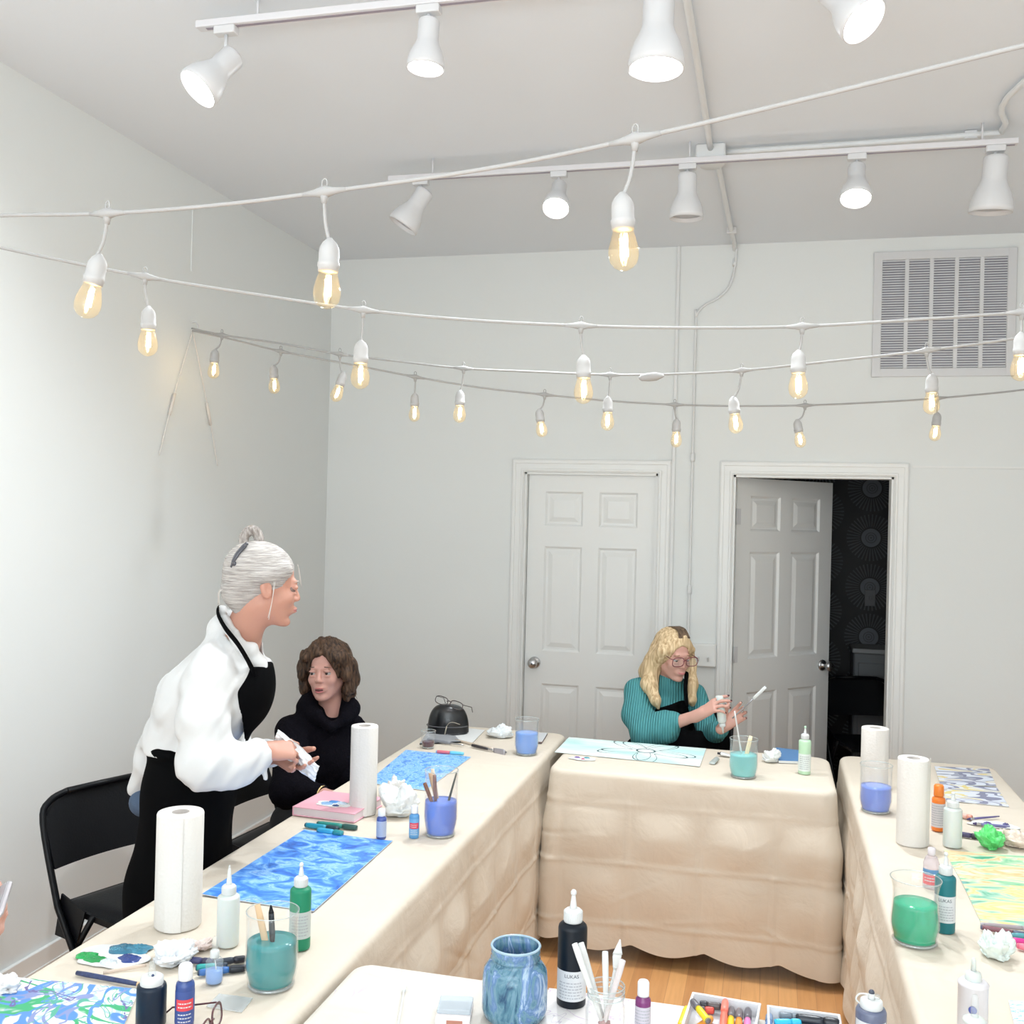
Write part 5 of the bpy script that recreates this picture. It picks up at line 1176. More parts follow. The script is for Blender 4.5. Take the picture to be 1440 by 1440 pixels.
# ================================================================ people: smooth blended volumes turned into one continuous skin
class Vol:
    def __init__(s, lo, hi, h):
        s.lo = V(lo); s.h = h; s.n = np.maximum(4, np.ceil((V(hi)-s.lo)/h).astype(int)+1)
        s.g = np.full(s.n, 1., dtype=np.float32)
        s.ax = [(s.lo[i]+h*np.arange(s.n[i])).astype(np.float32) for i in range(3)]
    def _sl(s, lo, hi):
        a = np.clip(np.floor((V(lo)-s.lo)/s.h).astype(int), 0, s.n-1); b_ = np.clip(np.ceil((V(hi)-s.lo)/s.h).astype(int)+1, 1, s.n)
        if np.any(b_ <= a): return None
        return tuple(slice(a[i], b_[i]) for i in range(3))
    def _apply(s, fn, lo, hi, k, op):
        m_ = k+3*s.h; sl = s._sl(V(lo)-m_, V(hi)+m_)
        if sl is None: return s
        X_ = s.ax[0][sl[0]][:, None, None]; Y_ = s.ax[1][sl[1]][None, :, None]; Z_ = s.ax[2][sl[2]][None, None, :]
        d = fn(X_, Y_, Z_).astype(np.float32); a = s.g[sl]
        if op == 'u':
            if k > 0: h_ = np.clip(.5+.5*(d-a)/k, 0, 1); s.g[sl] = d*(1-h_)+a*h_-k*h_*(1-h_)
            else: s.g[sl] = np.minimum(a, d)
        else:
            d = -d
            if k > 0: h_ = np.clip(.5-.5*(d-a)/k, 0, 1); s.g[sl] = d*(1-h_)+a*h_+k*h_*(1-h_)
            else: s.g[sl] = np.maximum(a, d)
        return s
    def cap(s, a, b_, r1, r2=None, k=.02, op='u'):
        a = V(a); b_ = V(b_); r2 = r1 if r2 is None else r2; ba = b_-a; L2 = max(float(ba @ ba), 1e-9)
        def fn(X_, Y_, Z_):
            px, py, pz = X_-a[0], Y_-a[1], Z_-a[2]
            t = np.clip((px*ba[0]+py*ba[1]+pz*ba[2])/L2, 0, 1)
            return np.sqrt((px-t*ba[0])**2+(py-t*ba[1])**2+(pz-t*ba[2])**2)-(r1+(r2-r1)*t)
        r = max(r1, r2); return s._apply(fn, np.minimum(a, b_)-r, np.maximum(a, b_)+r, k, op)
    def chain(s, pts, rs, k=.02, op='u'):
        for i in range(len(pts)-1): s.cap(pts[i], pts[i+1], rs[i], rs[i+1], k, op)
        return s
    def ell(s, c, r, R=None, k=.02, op='u'):
        c = V(c); r = V(r); R = np.eye(3) if R is None else R       # columns of R are the ellipsoid's axes
        def fn(X_, Y_, Z_):
            p_ = [X_-c[0], Y_-c[1], Z_-c[2]]
            q = [(p_[0]*R[0, i]+p_[1]*R[1, i]+p_[2]*R[2, i])/r[i] for i in range(3)]
            k0 = np.sqrt(q[0]**2+q[1]**2+q[2]**2)+1e-6; k1 = np.sqrt((q[0]/r[0])**2+(q[1]/r[1])**2+(q[2]/r[2])**2)+1e-6
            return k0*(k0-1)/k1
        m_ = np.max(r); return s._apply(fn, c-m_, c+m_, k, op)
    def cut(s, p0, n):
        """keep the side where (p-p0).n < 0"""
        p0 = V(p0); n = unit(n); d = (s.ax[0][:, None, None]-p0[0])*n[0]+(s.ax[1][None, :, None]-p0[1])*n[1]+(s.ax[2][None, None, :]-p0[2])*n[2]
        s.g = np.maximum(s.g, d.astype(np.float32)); return s
    def disp(s, fn):
        s.g += fn(s.ax[0][:, None, None], s.ax[1][None, :, None], s.ax[2][None, None, :]).astype(np.float32); return s
    def mesh(s, name, mat_, parent=None):
        g = s.g; g[0], g[-1] = 1, 1; g[:, 0] = 1; g[:, -1] = 1; g[:, :, 0] = 1; g[:, :, -1] = 1
        ins = g < 0; n = np.array(g.shape)-1
        cnt = np.zeros(n, dtype=np.int8)
        for i in (0, 1):
            for j in (0, 1):
                for k in (0, 1): cnt += ins[i:n[0]+i, j:n[1]+j, k:n[2]+k]
        act = (cnt > 0) & (cnt < 8); idx = np.argwhere(act); vid = np.full(n, -1, dtype=np.int32); vid[tuple(idx.T)] = np.arange(len(idx))
        acc = np.zeros((len(idx), 3)); w_ = np.zeros(len(idx))
        cs = [(i, j, k) for i in (0, 1) for j in (0, 1) for k in (0, 1)]
        vals = {c: g[idx[:, 0]+c[0], idx[:, 1]+c[1], idx[:, 2]+c[2]] for c in cs}
        for c in cs:
            for ax in range(3):
                if c[ax] == 0:
                    d = list(c); d[ax] = 1; d = tuple(d); a, b_ = vals[c], vals[d]; x = (a < 0) != (b_ < 0)
                    t = np.where(x, a/np.where(x, a-b_, 1), 0); p_ = np.array(c, float)[None, :].repeat(len(idx), 0); p_[:, ax] += t
                    acc += p_*x[:, None]; w_ += x
        vs = s.lo+s.h*(idx+acc/w_[:, None])
        fs = []
        for ax in range(3):
            o1, o2 = [(1, 2), (2, 0), (0, 1)][ax]
            sl0 = [slice(None)]*3; sl1 = [slice(None)]*3; sl0[ax] = slice(0, -1); sl1[ax] = slice(1, None)
            A = ins[tuple(sl0)]; B_ = ins[tuple(sl1)]; e = np.argwhere(A != B_)
            e = e[(e[:, o1] > 0) & (e[:, o2] > 0) & (e[:, o1] < g.shape[o1]-1) & (e[:, o2] < g.shape[o2]-1)]
            def vv(d1, d2):
                q = e.copy(); q[:, o1] += d1; q[:, o2] += d2; return vid[q[:, 0], q[:, 1], q[:, 2]]
            quad = np.stack([vv(-1, -1), vv(0, -1), vv(0, 0), vv(-1, 0)], 1)
            flip = ~A[tuple(e.T)]; quad[flip] = quad[flip][:, ::-1]; fs.append(quad)
        fs = np.concatenate(fs)
        me = bpy.data.meshes.new(name); me.vertices.add(len(vs)); me.vertices.foreach_set('co', vs.astype(np.float32).ravel())
        me.loops.add(len(fs)*4); me.loops.foreach_set('vertex_index', fs.astype(np.int32).ravel())
        me.polygons.add(len(fs)); me.polygons.foreach_set('loop_start', np.arange(0, len(fs)*4, 4, dtype=np.int32))
        try: me.polygons.foreach_set('loop_total', np.full(len(fs), 4, dtype=np.int32))
        except Exception: pass
        me.update(calc_edges=True); me.validate(); me.polygons.foreach_set('use_smooth', [True]*len(me.polygons))
        return link_mesh(name, me, mat_, parent)
def frame(fwd, up=(0, 0, 1)):
    """3x3 with columns forward, left, up"""
    f_ = unit(fwd); l_ = unit(np.cross(V(up), f_)); u_ = np.cross(f_, l_); return np.stack([f_, l_, u_], 1)
def tilt(R, pitch=0., roll=0.):
    cp, sp_ = math.cos(pitch), math.sin(pitch); cr, sr = math.cos(roll), math.sin(roll)
    return R @ np.array([[cp, 0, -sp_], [0, 1, 0], [sp_, 0, cp]]) @ np.array([[1, 0, 0], [0, cr, -sr], [0, sr, cr]])
def head_vol(b_, c, R, s=1., neck=None, jaw=1., nose=1., lid=1.):
    """face and skull blended into the body volume; local axes forward, left, up; c = middle of the head"""
    c = V(c); P_ = lambda x, y, z: c+R @ (V([x, y, z])*s)
    b_.ell(P_(-.014, 0, .036), V([.094, .073, .082])*s, R, .02)
    b_.ell(P_(.030, 0, -.030), V([.060, .056, .078])*s, R, .02)
    for q in (-1, 1):
        b_.cap(P_(-.004, q*.050, -.045), P_(.058, q*.016, -.096), .017*s*jaw, .013*s, .022)
        b_.ell(P_(.058, q*.034, -.026), V([.024, .022, .020])*s, R, .018)
    b_.ell(P_(.073, 0, -.098), V([.017, .020, .014])*s, R, .012)
    b_.cap(P_(.079, -.030, .022), P_(.079, .030, .022), .010*s, None, .010)
    for q in (-1, 1): b_.ell(P_(.094, q*.031, .004), V([.015, .016, .010])*s, R, .009, 's')
    b_.cap(P_(.084, 0, .012), P_(.101*nose, 0, -.025), .0060*s, .0098*s, .008)
    for q in (-1, 1): b_.ell(P_(.092, q*.0105, -.029), V([.011, .007, .007])*s, R, .005)
    b_.ell(P_(.078, 0, -.060), V([.019, .026, .018])*s, R, .012)
    b_.ell(P_(.0965, 0, -.0545), V([.0075, .018, .0045])*s, R, .004); b_.ell(P_(.0955, 0, -.0645), V([.0075, .015, .0052])*s, R, .004)
    b_.cap(P_(.104, -.020, -.0592), P_(.104, .020, -.0592), .0028*s, None, .003, 's')
    for q in (-1, 1):
        b_.ell(P_(.0815, q*.031, .0095-.0012*(lid-1)*2), V([.011*(1+.08*(lid-1)), .0155, .0052*lid])*s, R, .004); b_.ell(P_(.0805, q*.031, -.0095), V([.010, .014, .0045])*s, R, .005)
        Re = R @ np.array([[.94, 0, -.34], [0, 1, 0], [.34, 0, .94]])
        b_.ell(P_(-.006, q*.078, -.004), V([.017, .008, .030])*s, Re, .006); b_.ell(P_(.0, q*.086, .000), V([.009, .006, .016])*s, Re, .005, 's')
    if neck is not None: b_.cap(P_(-.020, 0, -.060), neck, .052*s, .056*s, .03)
    return P_
def face_parts(P_, R, s, parent, iris=(.16, .10, .06), lip=(.62, .24, .22), brow=(.3, .25, .2), look=(0, 0), openm=0., lash=False, white=(.42, .40, .39)):
    wm = mat('eye_white', white, .3); im = mat('iris', iris, .1); pm_ = mat('pupil', (.005, .005, .006), .05); bm_ = mat('eyebrow_hair', brow, .8)
    for q in (-1, 1):
        e = P_(.0738, q*.031, .0005)
        o = MB(); o.ball((0, 0, 0), .0118*s, 20); eo = o.build('eye', wm, parent); eo.location = tuple(e)
        d = R @ unit([1, look[0], look[1]]); M = along((0, 0, 0), d)
        MB().lathe([(.0066*s, .0099*s), (.0058*s, .0107*s), (.0005, .0119*s)], 20, M).build('iris', im, eo)
        MB().lathe([(.0030*s, .0117*s), (.0005, .0124*s)], 14, M).build('pupil', pm_, eo)
        pts = [P_(.0895-.012*abs(t)**2*1.0, q*(.031+.017*t), .0245+.003*(1-t*t)-.002*t) for t in (-1, -.6, -.2, .2, .6, 1)]
        MB().tube(pts, [.0012, .0024, .0028, .0026, .0020, .0008], 8, flat=.7).build('eyebrow', bm_, parent)
        pts = [P_(.0885-.007*t*t, q*(.031+.0145*t), .0055+.0035*(1-t*t)) for t in (-1, -.6, -.2, .2, .6, 1)]
        MB().tube(pts, [.0004, .0009, .0011, .0011, .001, .0006], 6).build('eyelash_line', mat('lash', (.05, .035, .03), .7), parent)
    lm_ = mat('lips', lip, .35)
    up_ = [P_(.1015-.012*abs(t)**2.2, .0215*t, -.0555-(.0012 if abs(t) < .2 else 0)-.0022*abs(t)) for t in np.linspace(-1, 1, 11)]
    lo_ = [P_(.1005-.011*abs(t)**2.2, .0195*t, -.0635-openm+.0026*abs(t)) for t in np.linspace(-1, 1, 11)]
    MB().tube(up_, [.0006, .0018, .0026, .0030, .0032, .0029, .0032, .0030, .0026, .0018, .0006], 8, flat=.8).build('upper_lip', lm_, parent)
    MB().tube(lo_, [.0006, .0020, .0032, .0038, .0040, .0041, .0040, .0038, .0032, .0020, .0006], 8, flat=.8).build('lower_lip', lm_, parent)
    if openm > 0: MB().tube([P_(.0985-.010*abs(t)**2.2, .017*t, -.0597-openm*.5) for t in np.linspace(-1, 1, 9)], [.0004]+[.0024+openm*.3]*7+[.0004], 8).build('mouth_opening', mat('mouth_dark', (.12, .03, .03), .5), parent)
def hand_vol(b_, wrist, fdir, dorsal, right=True, curls=(.5, .55, .6, .65), spread=.10, thumb=(.5, .3), s=1., nails=None, parent=None, tc=.25):
    """palm, four jointed fingers and a thumb; returns nail positions"""
    X_ = unit(fdir); Zd = V(dorsal); Zd = unit(Zd-X_*(Zd @ X_)); Y_ = np.cross(Zd, X_)*(1 if right else -1)     # thumb side
    w_ = V(wrist); P_ = lambda x, y, z: w_+s*(X_*x+Y_*y+Zd*z)
    b_.cap(P_(-.03, 0, 0), P_(.012, 0, 0), .0245*s, .024*s, .015)
    for (y0, y1) in ((.012, .027), (.004, .010), (-.006, -.009), (-.014, -.026)): b_.cap(P_(.012, y0, 0), P_(.082, y1, .001), .0135*s, .0105*s, .012)
    b_.ell(P_(.045, .0, -.003), V([.036, .030, .0135])*s, np.stack([X_, Y_, Zd], 1), .012)
    tips = []
    for i, (y, L, r) in enumerate(((.029, .073, .0082), (.010, .081, .0084), (-.010, .075, .0081), (-.029, .060, .0072))):
        a = spread*(1.5-i); c = curls[i]; p_ = P_(.084-(.008 if i == 3 else 0), y, .001); ph = 0; prev = p_
        for j, (fr_, cc_) in enumerate(((.46, .9), (.30, 1.2), (.24, .7))):
            ph += c*cc_; d = X_*math.cos(ph)*math.cos(a)+Y_*math.sin(a)*math.cos(ph)*1.-Zd*math.sin(ph); q = prev+unit(d)*L*fr_*s
            rr_ = r*s*(1-.09*j); b_.cap(prev, q, rr_, rr_*.9, .0035); prev = q
        nrm = unit(-X_*(-math.sin(ph))*0+Zd*math.cos(ph)+X_*math.sin(ph)); tips.append((prev, unit(d), nrm, r*s*.75))
    t0 = P_(.018, .020, -.004); a1, a2 = thumb
    d1 = unit(X_*math.cos(a1)+Y_*math.sin(a1)-Zd*a2); t1 = t0+d1*.042*s; d2 = unit(X_*math.cos(a1-tc)+Y_*math.sin(a1-tc)-Zd*(a2+tc)); t2 = t1+d2*.034*s; d3 = unit(X_*math.cos(a1-tc*1.6)+Y_*math.sin(a1-tc*1.6)-Zd*(a2+tc*1.3)); t3 = t2+d3*.027*s
    b_.cap(t0, t1, .0145*s, .0115*s, .012); b_.cap(t1, t2, .0112*s, .0098*s, .004); b_.cap(t2, t3, .0098*s, .008*s, .004)
    tips.append((t3, d3, unit(np.cross(d3, np.cross(Zd+Y_*.5, d3))), .0078*s))
    if nails is not None and parent is not None:
        for (p_, d, n_, r) in tips:
            M = Matrix(((d[0], np.cross(n_, d)[0], n_[0], p_[0]), (d[1], np.cross(n_, d)[1], n_[1], p_[1]), (d[2], np.cross(n_, d)[2], n_[2], p_[2]), (0, 0, 0, 1)))
            MB().ball((0, 0, 0), 1, 12, M @ Matrix.Translation((-.001, 0, r*.72)) @ Matrix.Diagonal((.0062*s, .0050*s, .0022, 1))).build('fingernail', nails, parent)
    return tips
def skin(name, col): 
    return mat(name, col, .5, sub=.12, var=.05, vscale=18, bump=.03, bscale=200)
def wr(a1=.003, f=1., seed=0.):
    """soft fabric wrinkles"""
    def fn(X_, Y_, Z_):
        return a1*(np.sin(31*f*X_+17*f*Z_+3*np.sin(9*f*Y_+seed)+seed)*.5+np.sin(43*f*Z_-23*f*Y_+2.5*np.sin(14*f*X_+seed))*.5+.4*np.sin(71*f*X_-52*f*Z_+37*f*Y_+seed*2))
    return fn

# ---------------------------------------------------------------- the standing woman
DW = 3.10
q = lambda px, py, dep=DW: D(px, py, dep)
t1 = thing('person', 'standing grey haired woman in white shirt and black apron wiping her hands', 'person', (float(q(255, 1100)[0]), float(q(255, 1100)[1]), 0))
org = Vector(t1.location)
def adopt(o, t, orgv):
    """parts are modelled in room coordinates; move them under their person"""
    for v in o.data.vertices: pass
    o.data.transform(Matrix.Translation(-orgv)); o.parent = t; return o
skin1 = skin('fair_skin', (.56, .285, .21))
fwd1 = unit(RH*math.cos(.16)+FH*math.sin(.16)); Rt1 = frame(fwd1)
hc1 = q(372, 824, 3.07); Rh1 = tilt(frame(unit(RH*math.cos(.38)+FH*math.sin(.38))), -.12)
neck1 = q(336, 905, 3.10)
B1_ = Vol((-2.25, 2.25, 0), (-1.0, 3.35, 1.75), .0045)
HP1 = head_vol(B1_, hc1, Rh1, 1.02, neck1, jaw=1.0, nose=.99, lid=1.7)
sh_r, sh_l = q(292, 958, 2.95), q(322, 950, 3.28)
el_r, el_l = q(288, 1072, 2.86), q(330, 1070, 3.30)
wr_r, wr_l = q(371, 1057, 2.97), q(392, 1062, 3.10)
B1_.cap(neck1, q(325, 930, 3.1), .055, .07, .03)
B1_.ell(q(306, 972), (.10, .145, .15), tilt(Rt1, -.3), .04).ell(q(285, 1040), (.095, .125, .11), tilt(Rt1, -.3), .04).ell(q(266, 1105), (.085, .125, .10), Rt1, .05)
B1_.chain([sh_r, el_r, wr_r], [.042, .034, .024], .02).chain([sh_l, el_l, wr_l], [.042, .034, .024], .02)
ft = []
for s_i, dd in ((-1, -.075), (1, .075)):
    hip = q(264, 1130, DW+dd); kn = V([hip[0]+.03, hip[1], .48]); an_ = V([hip[0]-.01, hip[1], .08]); toe = an_+V([.17, .03, -.045])
    B1_.chain([hip, kn, an_], [.075, .052, .036], .03); B1_.cap(an_+V([-.03, 0, -.04]), toe, .034, .030, .02); ft.append((an_, toe, kn))
_tips = hand_vol(B1_, wr_r, unit(q(432, 1052, 3.03)-wr_r), unit(V(UP)*.8-FH*.65+RH*.15), True, curls=(.72, .78, .82, .86), spread=.06, thumb=(.6, .45), s=.98)
_t2 = hand_vol(B1_, wr_l, unit(q(436, 1085, 3.02)-wr_l), unit(-V(UP)*.8+FH*.5), False, curls=(.25, .28, .3, .34), spread=.09, thumb=(.6, .1), s=.95)
adopt(B1_.mesh('body', skin1), t1, org)
def worn(vol, name, m_, t=None, o=None): return adopt(vol.mesh(name, m_), t or t1, o or org)
shirt_m = mat('white_cotton_shirt', (.70, .70, .695), .85, bump=.12, bscale=30)
Sv = Vol((-2.45, 2.25, .72), (-1.15, 3.5, 1.5), .006)
Sv.ell(q(303, 972), (.128, .175, .17), tilt(Rt1, -.35), .05).ell(q(278, 1000), (.135, .16, .15), tilt(Rt1, -.4), .05).ell(q(262, 1050), (.125, .155, .10), Rt1, .04)
Sv.ell(q(345, 960, 3.08), (.07, .115, .10), Rt1, .04)
Sv.cut(q(265, 1050), (0, 0, -1))
Sv.cap(sh_r, q(300, 935, 3.0), .062, .06, .04).cap(sh_l, q(325, 930, 3.2), .055, .06, .04)
Sv.chain([sh_r, q(286, 1015, 2.88), el_r, q(330, 1076, 2.90), q(364, 1060, 2.965)], [.068, .068, .070, .060, .043], .03)
Sv.chain([sh_l, el_l, q(380, 1058, 3.17)], [.062, .058, .040], .03)
Sv.cap(q(362, 1056, 2.96), q(364, 1084, 2.93), .020, .004, .015).cap(q(362, 1050, 2.965), q(374, 1095, 2.955), .010, .003, .01)
# shirt tail flaring out behind
Sv.chain([q(228, 1035, 3.12), q(212, 1075, 3.14), q(196, 1108, 3.16)], [.055, .048, .036], .03).cap(q(222, 1040, 3.2), q(192, 1108, 3.22), .045, .022, .04)
Sv.chain([q(322, 888, 3.12), q(330, 915, 3.1)], [.064, .085], .03)
Sv.disp(wr(.0045, 1.0, .4)); Sv.disp(wr(.0022, 2.1, 2.))
Sv.cap(HP1(-.02, 0, -.07), q(338, 925, 3.1), .056, .064, .008, 's')
worn(Sv, 'shirt', shirt_m)
Cv = Vol((-2.1, 2.5, 1.2), (-1.2, 3.4, 1.6), .0035)
cp_ = [q(312, 858, 3.12), q(316, 872, 3.04), q(330, 893, 3.02), q(350, 918, 3.02), q(366, 934, 3.04)]
for a, b_ in zip(cp_, cp_[1:]): Cv.cap(a, b_, .014, .014, .012); Cv.cap(a+V([.012, 0, -.022]), b_+V([.008, 0, -.026]), .012, .012, .012)
cp2 = [q(312, 858, 3.12), q(325, 872, 3.20), q(350, 900, 3.20), q(374, 934, 3.12)]
for a, b_ in zip(cp2, cp2[1:]): Cv.cap(a, b_, .014, .013, .012)
Cv.cap(cp_[-1], cp_[-1]+V([0, 0, -.06]), .018, .014, .02).cap(cp2[-1], cp2[-1]+V([-.01, 0, -.06]), .016, .014, .02).cap(q(352, 915, 3.03), q(371, 948, 3.06), .026, .010, .012)
Cv.disp(wr(.0015, 2.))
worn(Cv, 'shirt_collar', shirt_m)
apron_m = mat('black_apron_cloth', (.003, .003, .0035), .95, spec=.05)
Av = Vol((-2.3, 2.2, .25), (-1.15, 3.5, 1.45), .006)
Av.ell(q(308, 975), (.136, .168, .175), tilt(Rt1, -.35), .05).ell(q(280, 1030), (.140, .172, .14), tilt(Rt1, -.3), .05).ell(q(352, 965, 3.08), (.075, .11, .115), Rt1, .04)
pf = q(341, 960); Av.cut(pf, -fwd1+V([0, 0, -.12])); Av.cut(q(381, 934, 3.08), V([0, 0, 1])+fwd1*.05)
Av.cap(q(268, 1050), q(267, 1110), .122, .128, .03)
Av.ell(q(266, 1046), (.128, .165, .04), Rt1, .03)
for dl in (-.06, .06): Av.chain([q(267, 1110)+Rt1[:, 1]*dl, V(q(266, 1100))*V([1, 1, 0])+V([-.02, 0, .62])+Rt1[:, 1]*dl, V(q(266, 1100))*V([1, 1, 0])+V([-.03, 0, .40])+Rt1[:, 1]*dl], [.125, .140, .150], .05)
Av.cut(q(300, 1038, 3.3)*V([0, 0, 1])+V([0, 0, .0])+V([-3, 0, 0]), V([0, 0, 1])*0+V([-1, 0, 0])) if False else None
Av.disp(wr(.003, .7, 1.)); worn(Av, 'apron', apron_m)
st = MB().tube(smooth_path([q(309, 856, 3.16), q(306, 862, 3.05), q(316, 882, 2.99), q(334, 905, 2.965), q(347, 926, 2.965), q(354, 940, 2.985), q(358, 952, 2.99)], 6), .0125, 10, flat=.3, up=(float(-FH[0]), float(-FH[1]), 0))
adopt(st.build('neck_strap', apron_m), t1, org)
ls = MB().tube(smooth_path([q(222, 1042, 3.02), q(212, 1038, 3.03), q(209, 1046, 3.03), q(216, 1056, 3.02), q(226, 1050, 3.02)], 6), .009, 8, flat=.35); ls.tube([q(217, 1042, 3.02), q(232, 1046, 2.99)], .010, 8, flat=.4)
adopt(ls.build('apron_bow', apron_m), t1, org)
jm = mat('blue_denim', (.07, .11, .18), .8, bump=.2, bscale=300)
Jv = Vol((-2.3, 2.4, 0), (-1.2, 3.4, 1.15), .01)
Jv.ell(q(258, 1110), (.10, .13, .10), Rt1, .03)
for (an_, toe, kn) in ft: Jv.chain([q(264, 1130, DW+(-.075 if kn[1] < q(255, 1100)[1] else .1)), kn, an_], [.082, .064, .055], .03)
Jv.ell(q(205, 1128, 3.14), (.05, .05, .045), Rt1, .02)
worn(Jv, 'jeans', jm)
shoe_m = mat('black_shoe', (.02, .02, .022), .4)
Hv = Vol((-2.3, 2.3, -.02), (-1.1, 3.5, .2), .006)
for (an_, toe, kn) in ft: Hv.cap(an_+V([-.04, 0, -.035]), toe, .042, .037, .02)
Hv.cut((0, 0, .003), (0, 0, -1)); worn(Hv, 'shoes', shoe_m)
grey_hair = strand_mat('silver_hair', (.30, .27, .255), (.60, .57, .54), (14, 14, 190))
Gv = Vol(tuple(hc1-.2), tuple(hc1+.22), .003)
Gv.ell(HP1(-.022, 0, .044), (.106, .084, .088), tilt(Rh1, -.1), .02).ell(HP1(-.062, 0, -.012), (.058, .062, .062), Rh1, .03).cap(HP1(-.075, 0, -.03), HP1(-.055, 0, -.072), .036, .024, .03)
for q_ in (-1, 1): Gv.cap(HP1(.045, q_*.055, .055), HP1(-.03, q_*.078, .028), .020, .020, .02)
Gv.ell(HP1(.092, 0, -.005), (.062, .085, .066), Rh1, .010, 's')                       # leaves the face free
for q_ in (-1, 1): Gv.ell(HP1(.004, q_*.086, -.022), (.021, .02, .026), Rh1, .008, 's')
Gv.disp(lambda X_, Y_, Z_: .0009*np.sin(900*(Z_-hc1[2])-260*((X_-hc1[0])*Rh1[0, 0]+(Y_-hc1[1])*Rh1[1, 0])))
worn(Gv, 'hair', grey_hair)
# twisted bun with a clip
bn = HP1(-.062, 0, .108)
Uv = Vol(tuple(bn-.09), tuple(bn+.09), .003)
lp = [HP1(-.056+.022*math.cos(a), .012*math.sin(a*.5), .124+.034*math.sin(a)) for a in np.linspace(-2.2, 3.3, 14)]
Uv.chain(lp, [.013]*14, .006).cap(HP1(-.085, 0, .045), HP1(-.070, 0, .105), .022, .016, .01)
Uv.disp(lambda X_, Y_, Z_: .0012*np.sin(700*(X_-bn[0])+400*(Z_-bn[2])))
worn(Uv, 'hair_bun', strand_mat('darker_silver_hair', (.20, .17, .155), (.48, .44, .41), (80, 80, 20)))
clip = MB(); clip.tube(smooth_path([HP1(-.072, -.028, .118), HP1(-.094, -.032, .088), HP1(-.106, -.024, .052)], 6), .011, 10, flat=.45); clip.tube(smooth_path([HP1(-.078, -.040, .112), HP1(-.098, -.044, .080), HP1(-.106, -.036, .046)], 6), .013, 10, flat=.5); clip.ball(tuple(HP1(-.100, -.050, .056)), .008, 12)
clip.tube(smooth_path([HP1(-.072, .028, .118), HP1(-.094, .032, .088), HP1(-.106, .024, .052)], 6), .011, 10, flat=.45); clip.tube([HP1(-.105, -.026, .06), HP1(-.105, .026, .06)], .006, 8)
adopt(clip.build('hair_clip', mat('dark_grey_clip', (.06, .06, .075), .25, coat=.5)), t1, org)
ss = MB(); rnd = random.Random(3)
for k in range(3):
    a = HP1(.082, -.03+.006*k, .075); ss.tube(smooth_path([a, a+V(Rh1[:, 0])*(.004+.002*k)+V([0, 0, -.02]), a+V(Rh1[:, 0])*(.008+.004*(k % 4))+V([0, 0, -.055-.006*k])], 5), .0004, 4)
for k in range(2): ss.tube(smooth_path([HP1(.012+.004*k, -.080, .02), HP1(.014, -.088, -.03), HP1(.010+.003*k, -.082, -.085-.005*k)], 5), .0009, 4)
for k in range(6): ss.tube(smooth_path([HP1(-.10, -.02+.008*k, -.01), HP1(-.125, -.02+.008*k, -.03), HP1(-.12, -.02+.01*k, -.07)], 4), .0005, 4)
adopt(ss.build('loose_strands', mat('pale_hair', (.66, .62, .58), .5)), t1, org)
face1 = bpy.data.objects.new('face_features', None)
class Sub:       # parts built at room coordinates, adopted afterwards
    pass
def face_on(t, orgv, P_, R, s, **kw):
    before = set(bpy.data.objects.keys())
    tmp = bpy.data.objects.new('tmp', None); COL.objects.link(tmp)
    face_parts(P_, R, s, tmp, **kw)
    for ch in list(tmp.children): ch.parent = t; ch.location = Vector(ch.location)-orgv
    bpy.data.objects.remove(tmp)
bpy.data.objects.remove(face1)
face_on(t1, org, HP1, Rh1, 1.02, iris=(.12, .14, .16), lip=(.50, .18, .17), brow=(.42, .36, .32), look=(0, -.35), openm=.0, white=(.20, .13, .11))
# the tissue she wipes with
tc_ = D(416, 1058, 3.03)
tm_ = MB(); tn = 40
def tf(u, v):
    a = (u-.5); b_ = (v-.5); d = .016*noise.noise(Vector((u*5, v*5, 2)))+.010*noise.noise(Vector((u*11, v*9, 5)))
    p_ = V([0., 0., 0.])+RH*(a*.125)+(-UP*.30*a*.35)+unit(RH*.25+UP*.75-FH*.5)*(b_*.095)*(1-.5*abs(a))+(-FH)*(d-.035*b_*b_*2+.004)
    return tuple(p_)
tm_.grid(tn, tn, tf)
tm_.grid(tn, tn, lambda u, v: tuple(V(tf(1-u, v))+FH*.0016))
ti = tm_.build('tissue', mat('white_tissue', (.82, .82, .82), .9)); ti.location = tuple(tc_+V([0, 0, -.014]))
tag(ti, 'white tissue held between the hands of the standing woman', 'tissue')

# ---------------------------------------------------------------- the seated dark haired woman
o2 = q(452, 1100, 4.10); t2 = thing('person', 'seated dark haired woman in a black sweater looking up beside the towel roll', 'person', (float(o2[0]), float(o2[1]), 0)); org2 = Vector(t2.location)
skin2 = skin('rosy_skin', (.56, .30, .245))
hf2 = unit(-FH*.96-RH*.16); Rh2 = tilt(frame(hf2), .02, .05); hc2 = q(459.5, 944, 4.10)
tf2 = unit(RH*.72-FH*.62); Rt2 = frame(tf2); lat2 = Rt2[:, 1]
B2_ = Vol((-2.35, 3.2, 0), (-1.1, 4.4, 1.32), .0045)
neck2 = q(466, 1004, 4.14)
HP2 = head_vol(B2_, hc2, Rh2, .97, neck2)
sr2, sl2 = q(412, 1030, 4.03), q(492, 1025, 4.20)
er2, wr2 = q(405, 1112, 3.88), q(452, 1117, 3.80)
el2, wl2 = q(500, 1100, 4.1), q(520, 1112, 3.95)
B2_.ell(q(452, 1060, 4.13), (.10, .15, .16), Rt2, .04).ell(q(447, 1120, 4.15), (.10, .13, .13), Rt2, .04).ell(q(440, 1175, 4.15), (.13, .165, .11), Rt2, .05).cap(neck2, q(458, 1030, 4.13), .055, .07, .03)
B2_.chain([sr2, er2, wr2], [.042, .034, .024], .02).chain([sl2, el2, wl2], [.042, .034, .024], .02)
